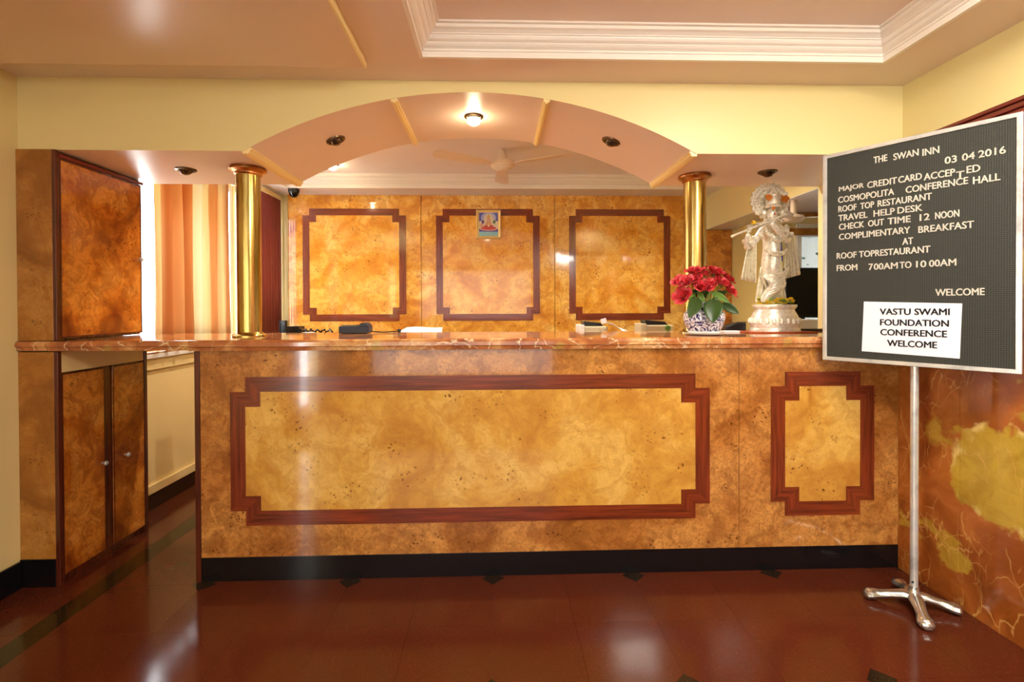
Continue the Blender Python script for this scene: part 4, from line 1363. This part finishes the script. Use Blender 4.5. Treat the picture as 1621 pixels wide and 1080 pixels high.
def row(words, y, mat, parent, name, h=None, z=None, off=.012, zs=None):
    vs = []; fs = []
    for (txt, x0, z0, x1, z1, hh) in words:
        me = word(txt, x0, (z0 + z1) / 2 if z is None else z, x1, h or hh, y, mat, parent, off=off)
        o_ = len(vs); vs += [tuple(v.co) for v in me.vertices]; fs += [tuple(i + o_ for i in p.vertices) for p in me.polygons]
        bpy.data.meshes.remove(me)
    b0 = list(vs); f0 = list(fs)
    for dx, dz in ((-.0009, 0), (.0009, 0), (0, .0007)):
        o_ = len(vs); vs += [(x + dx, yy, q + dz) for x, yy, q in b0]; fs += [tuple(i + o_ for i in f) for f in f0]
    me = bpy.data.meshes.new(name); me.from_pydata(vs, [], fs); me.materials.append(M[mat])
    o = bpy.data.objects.new(name, me); C.objects.link(o); o.parent = parent
    return o


hL = .0268
rows = [(1.8635, [("THE", -.1339, -.0857), ]), (1.860, [("SWAN", -.0637, .0199)]), (1.8545, [("INN", .0332, .0849)]),
        (1.8055, [("03", .1026, .1379), ("04", .1539, .1893), ("2016", .2001, .2736)]),
        (1.761, [("MAJOR", -.266, -.1702), ("CREDIT", -.1569, -.0521), ("CARD", -.0465, .0308)]), (1.755, [("ACCEP", .0379, .1330), ("ED", .1672, .2049)]), (1.7405, [("T", .1360, .1600)]),
        (1.716, [("COSMOPOLITA", -.2693, -.0614)]), (1.7145, [("CONFERENCE", -.0213, .1709)]), (1.7105, [("HALL", .1857, .2595)]),
        (1.6745, [("ROOF", -.2681, -.1981), ("TOP", -.1824, -.1324), ("RESTAURANT", -.1185, .0624)]),
        (1.634, [("TRAVEL", -.268, -.1566), ("HELP", -.1333, -.0593), ("DESK", -.049, .0329)]),
        (1.594, [("CHECK", -.2657, -.1688), ("OUT", -.1534, -.0967), ("TIME", -.0831, -.0054), ("12", .0251, .0558), ("NOON", .0738, .1458)]),
        (1.549, [("COMPLIMENTARY", -.2656, -.0071)]), (1.5455, [("BREAKFAST", .0208, .1878)]),
        (1.5035, [("AT", -.0318, .003)]), (1.464, [("ROOF", -.2743, -.1976), ("TOPRESTAURANT", -.1872, .0579)]),
        (1.409, [("FROM", -.2742, -.1944)]), (1.406, [("7", -.151, -.1359), ("00AM", -.1318, -.0484), ("TO", -.0409, -.0022), ("10", .014, .0458), ("00AM", .0554, .1375)]),
        (1.2895, [("WELCOME", .0755, .2186)])]
def islands(vs, fs):
    par = list(range(len(vs)))
    def find(i):
        while par[i] != i: par[i] = par[par[i]]; i = par[i]
        return i
    for f in fs:
        for q in f[1:]: par[find(q)] = find(f[0])
    g_ = {}
    for f in fs: g_.setdefault(find(f[0]), []).append(f)
    return g_.values()


for z, ws_ in rows:
    for a, b, c in ws_:
        me = word(a, b, z, c, hL, -.0295, 'letter', t, off=0.0)
        vs = [tuple(v.co) for v in me.vertices]
        # weld caps to sides by position so that each glyph is one island
        key = {}; rm = []
        for v in vs: rm.append(key.setdefault(tuple(round(q, 6) for q in v), len(key)))
        uv = list(key); fs = [tuple(rm[i] for i in p.vertices) for p in me.polygons]
        fs = [f for f in fs if len(set(f)) > 2]
        bpy.data.meshes.remove(me)
        for isl in islands(uv, fs):
            idx = sorted({i for f in isl for i in f}); mp = {q: k for k, q in enumerate(idx)}
            lm = bpy.data.meshes.new('letter'); gv = [uv[i] for i in idx]; gf = [tuple(mp[i] for i in f) for f in isl]; ng = len(gv)
            lm.from_pydata(gv + [(x_ + .0013, y_, z_) for x_, y_, z_ in gv] + [(x_ + .0006, y_, z_ + .0008) for x_, y_, z_ in gv], [], gf + [tuple(i + ng for i in f) for f in gf] + [tuple(i + 2 * ng for i in f) for f in gf])
            lm.materials.append(M['letter'])
            o = bpy.data.objects.new('letter', lm); C.objects.link(o); o.parent = t
pz = MB(); pz.add([(-.1759, -.0292, 1.053), (.1500, -.0292, 1.046), (.1565, -.0292, 1.259), (-.1681, -.0292, 1.270), (-.1759, -.0284, 1.053), (.1500, -.0284, 1.046), (.1565, -.0284, 1.259), (-.1681, -.0284, 1.270)],
                  [(0, 1, 2, 3), (4, 5, 6, 7), (0, 1, 5, 4), (1, 2, 6, 5), (2, 3, 7, 6), (3, 0, 4, 7)])
pn = L('notice_sheet', pz, 'paper')
for ws_, z in (([("VASTU", -.1086, -.0035), ("SWAMI", .010, .1193)], 1.2135), ([("FOUNDATION", -.1075, .117)], 1.168), ([("CONFERENCE", -.1064, .1113)], 1.1263), ([("WELCOME", -.0819, .0812)], 1.0812)):
    row([(a, b, z, c, z, .0262) for a, b, c in ws_], -.0297, 'ink', pn, 'printed_line', off=0.0)
L('pole', MB().tube([(0, .012, .06), (0, .012, 1.0), (0, .012, 1.86)], .0145, 20), 'alu')
L('pole_socket', MB().lathe([(.030, .035), (.026, .055), (.019, .066), (.0175, .085), (.0150, .086)], (0, .012, 0), 24), 'cast_silver')
L('bracket', MB().box(-.05, .05, -.008, .024, 1.06, 1.09).box(-.05, .05, -.008, .024, 1.78, 1.81), 'grey_metal', bevel=.002)
L('screw', MB().lathe([(.0045, 0), (.0045, .003), (0, .0035)], (0, -.002, .105), 10, T=Matrix.Rotation(PI / 2, 4, 'X')), 'black_plastic')
# four spreading feet, positions from the floor marks
inv = ROOTM[t.name].inverted()
tips = [inv @ Vector(q) for q in ((1.578, 2.075, 0), (1.782, 2.150, 0), (1.868, 1.945, 0), (1.650, 1.852, 0))]
for q in tips:
    d = Vector((q.x, q.y - .012, 0)); Ln = d.length; d.normalize(); s_ = Vector((-d.y, d.x, 0))
    mb = MB()
    sec = [(0, .030, .018, .064), (.25, .027, .026, .062), (.5, .021, .020, .052), (.72, .022, .008, .046), (.86, .028, .001, .046), (.96, .029, 0, .044), (1.02, .022, .003, .036), (1.05, .010, .010, .026)]
    vs = []; fs = []; nn = 10
    for (f_, w_, zb_, zt_) in sec:
        c = Vector((0, .012, 0)) + d * (Ln * f_)
        for i in range(nn):
            a = 2 * PI * i / nn
            vs.append(c + s_ * (w_ * math.cos(a)) + Vector((0, 0, (zb_ + zt_) / 2 + (zt_ - zb_) / 2 * math.sin(a))))
    for j in range(len(sec) - 1):
        for i in range(nn): fs.append((j * nn + i, j * nn + (i + 1) % nn, (j + 1) * nn + (i + 1) % nn, (j + 1) * nn + i))
    fs += [tuple(range(nn - 1, -1, -1)), tuple((len(sec) - 1) * nn + i for i in range(nn))]
    mb.add(vs, fs); mb.smooth = True
    o = L('foot', mb, 'cast_silver')

# left-over: outdoors ground beyond the windows
g = struct('ground', MB().box(-9, XO - .121, -6, 9, -.4, -.3), M['white'])
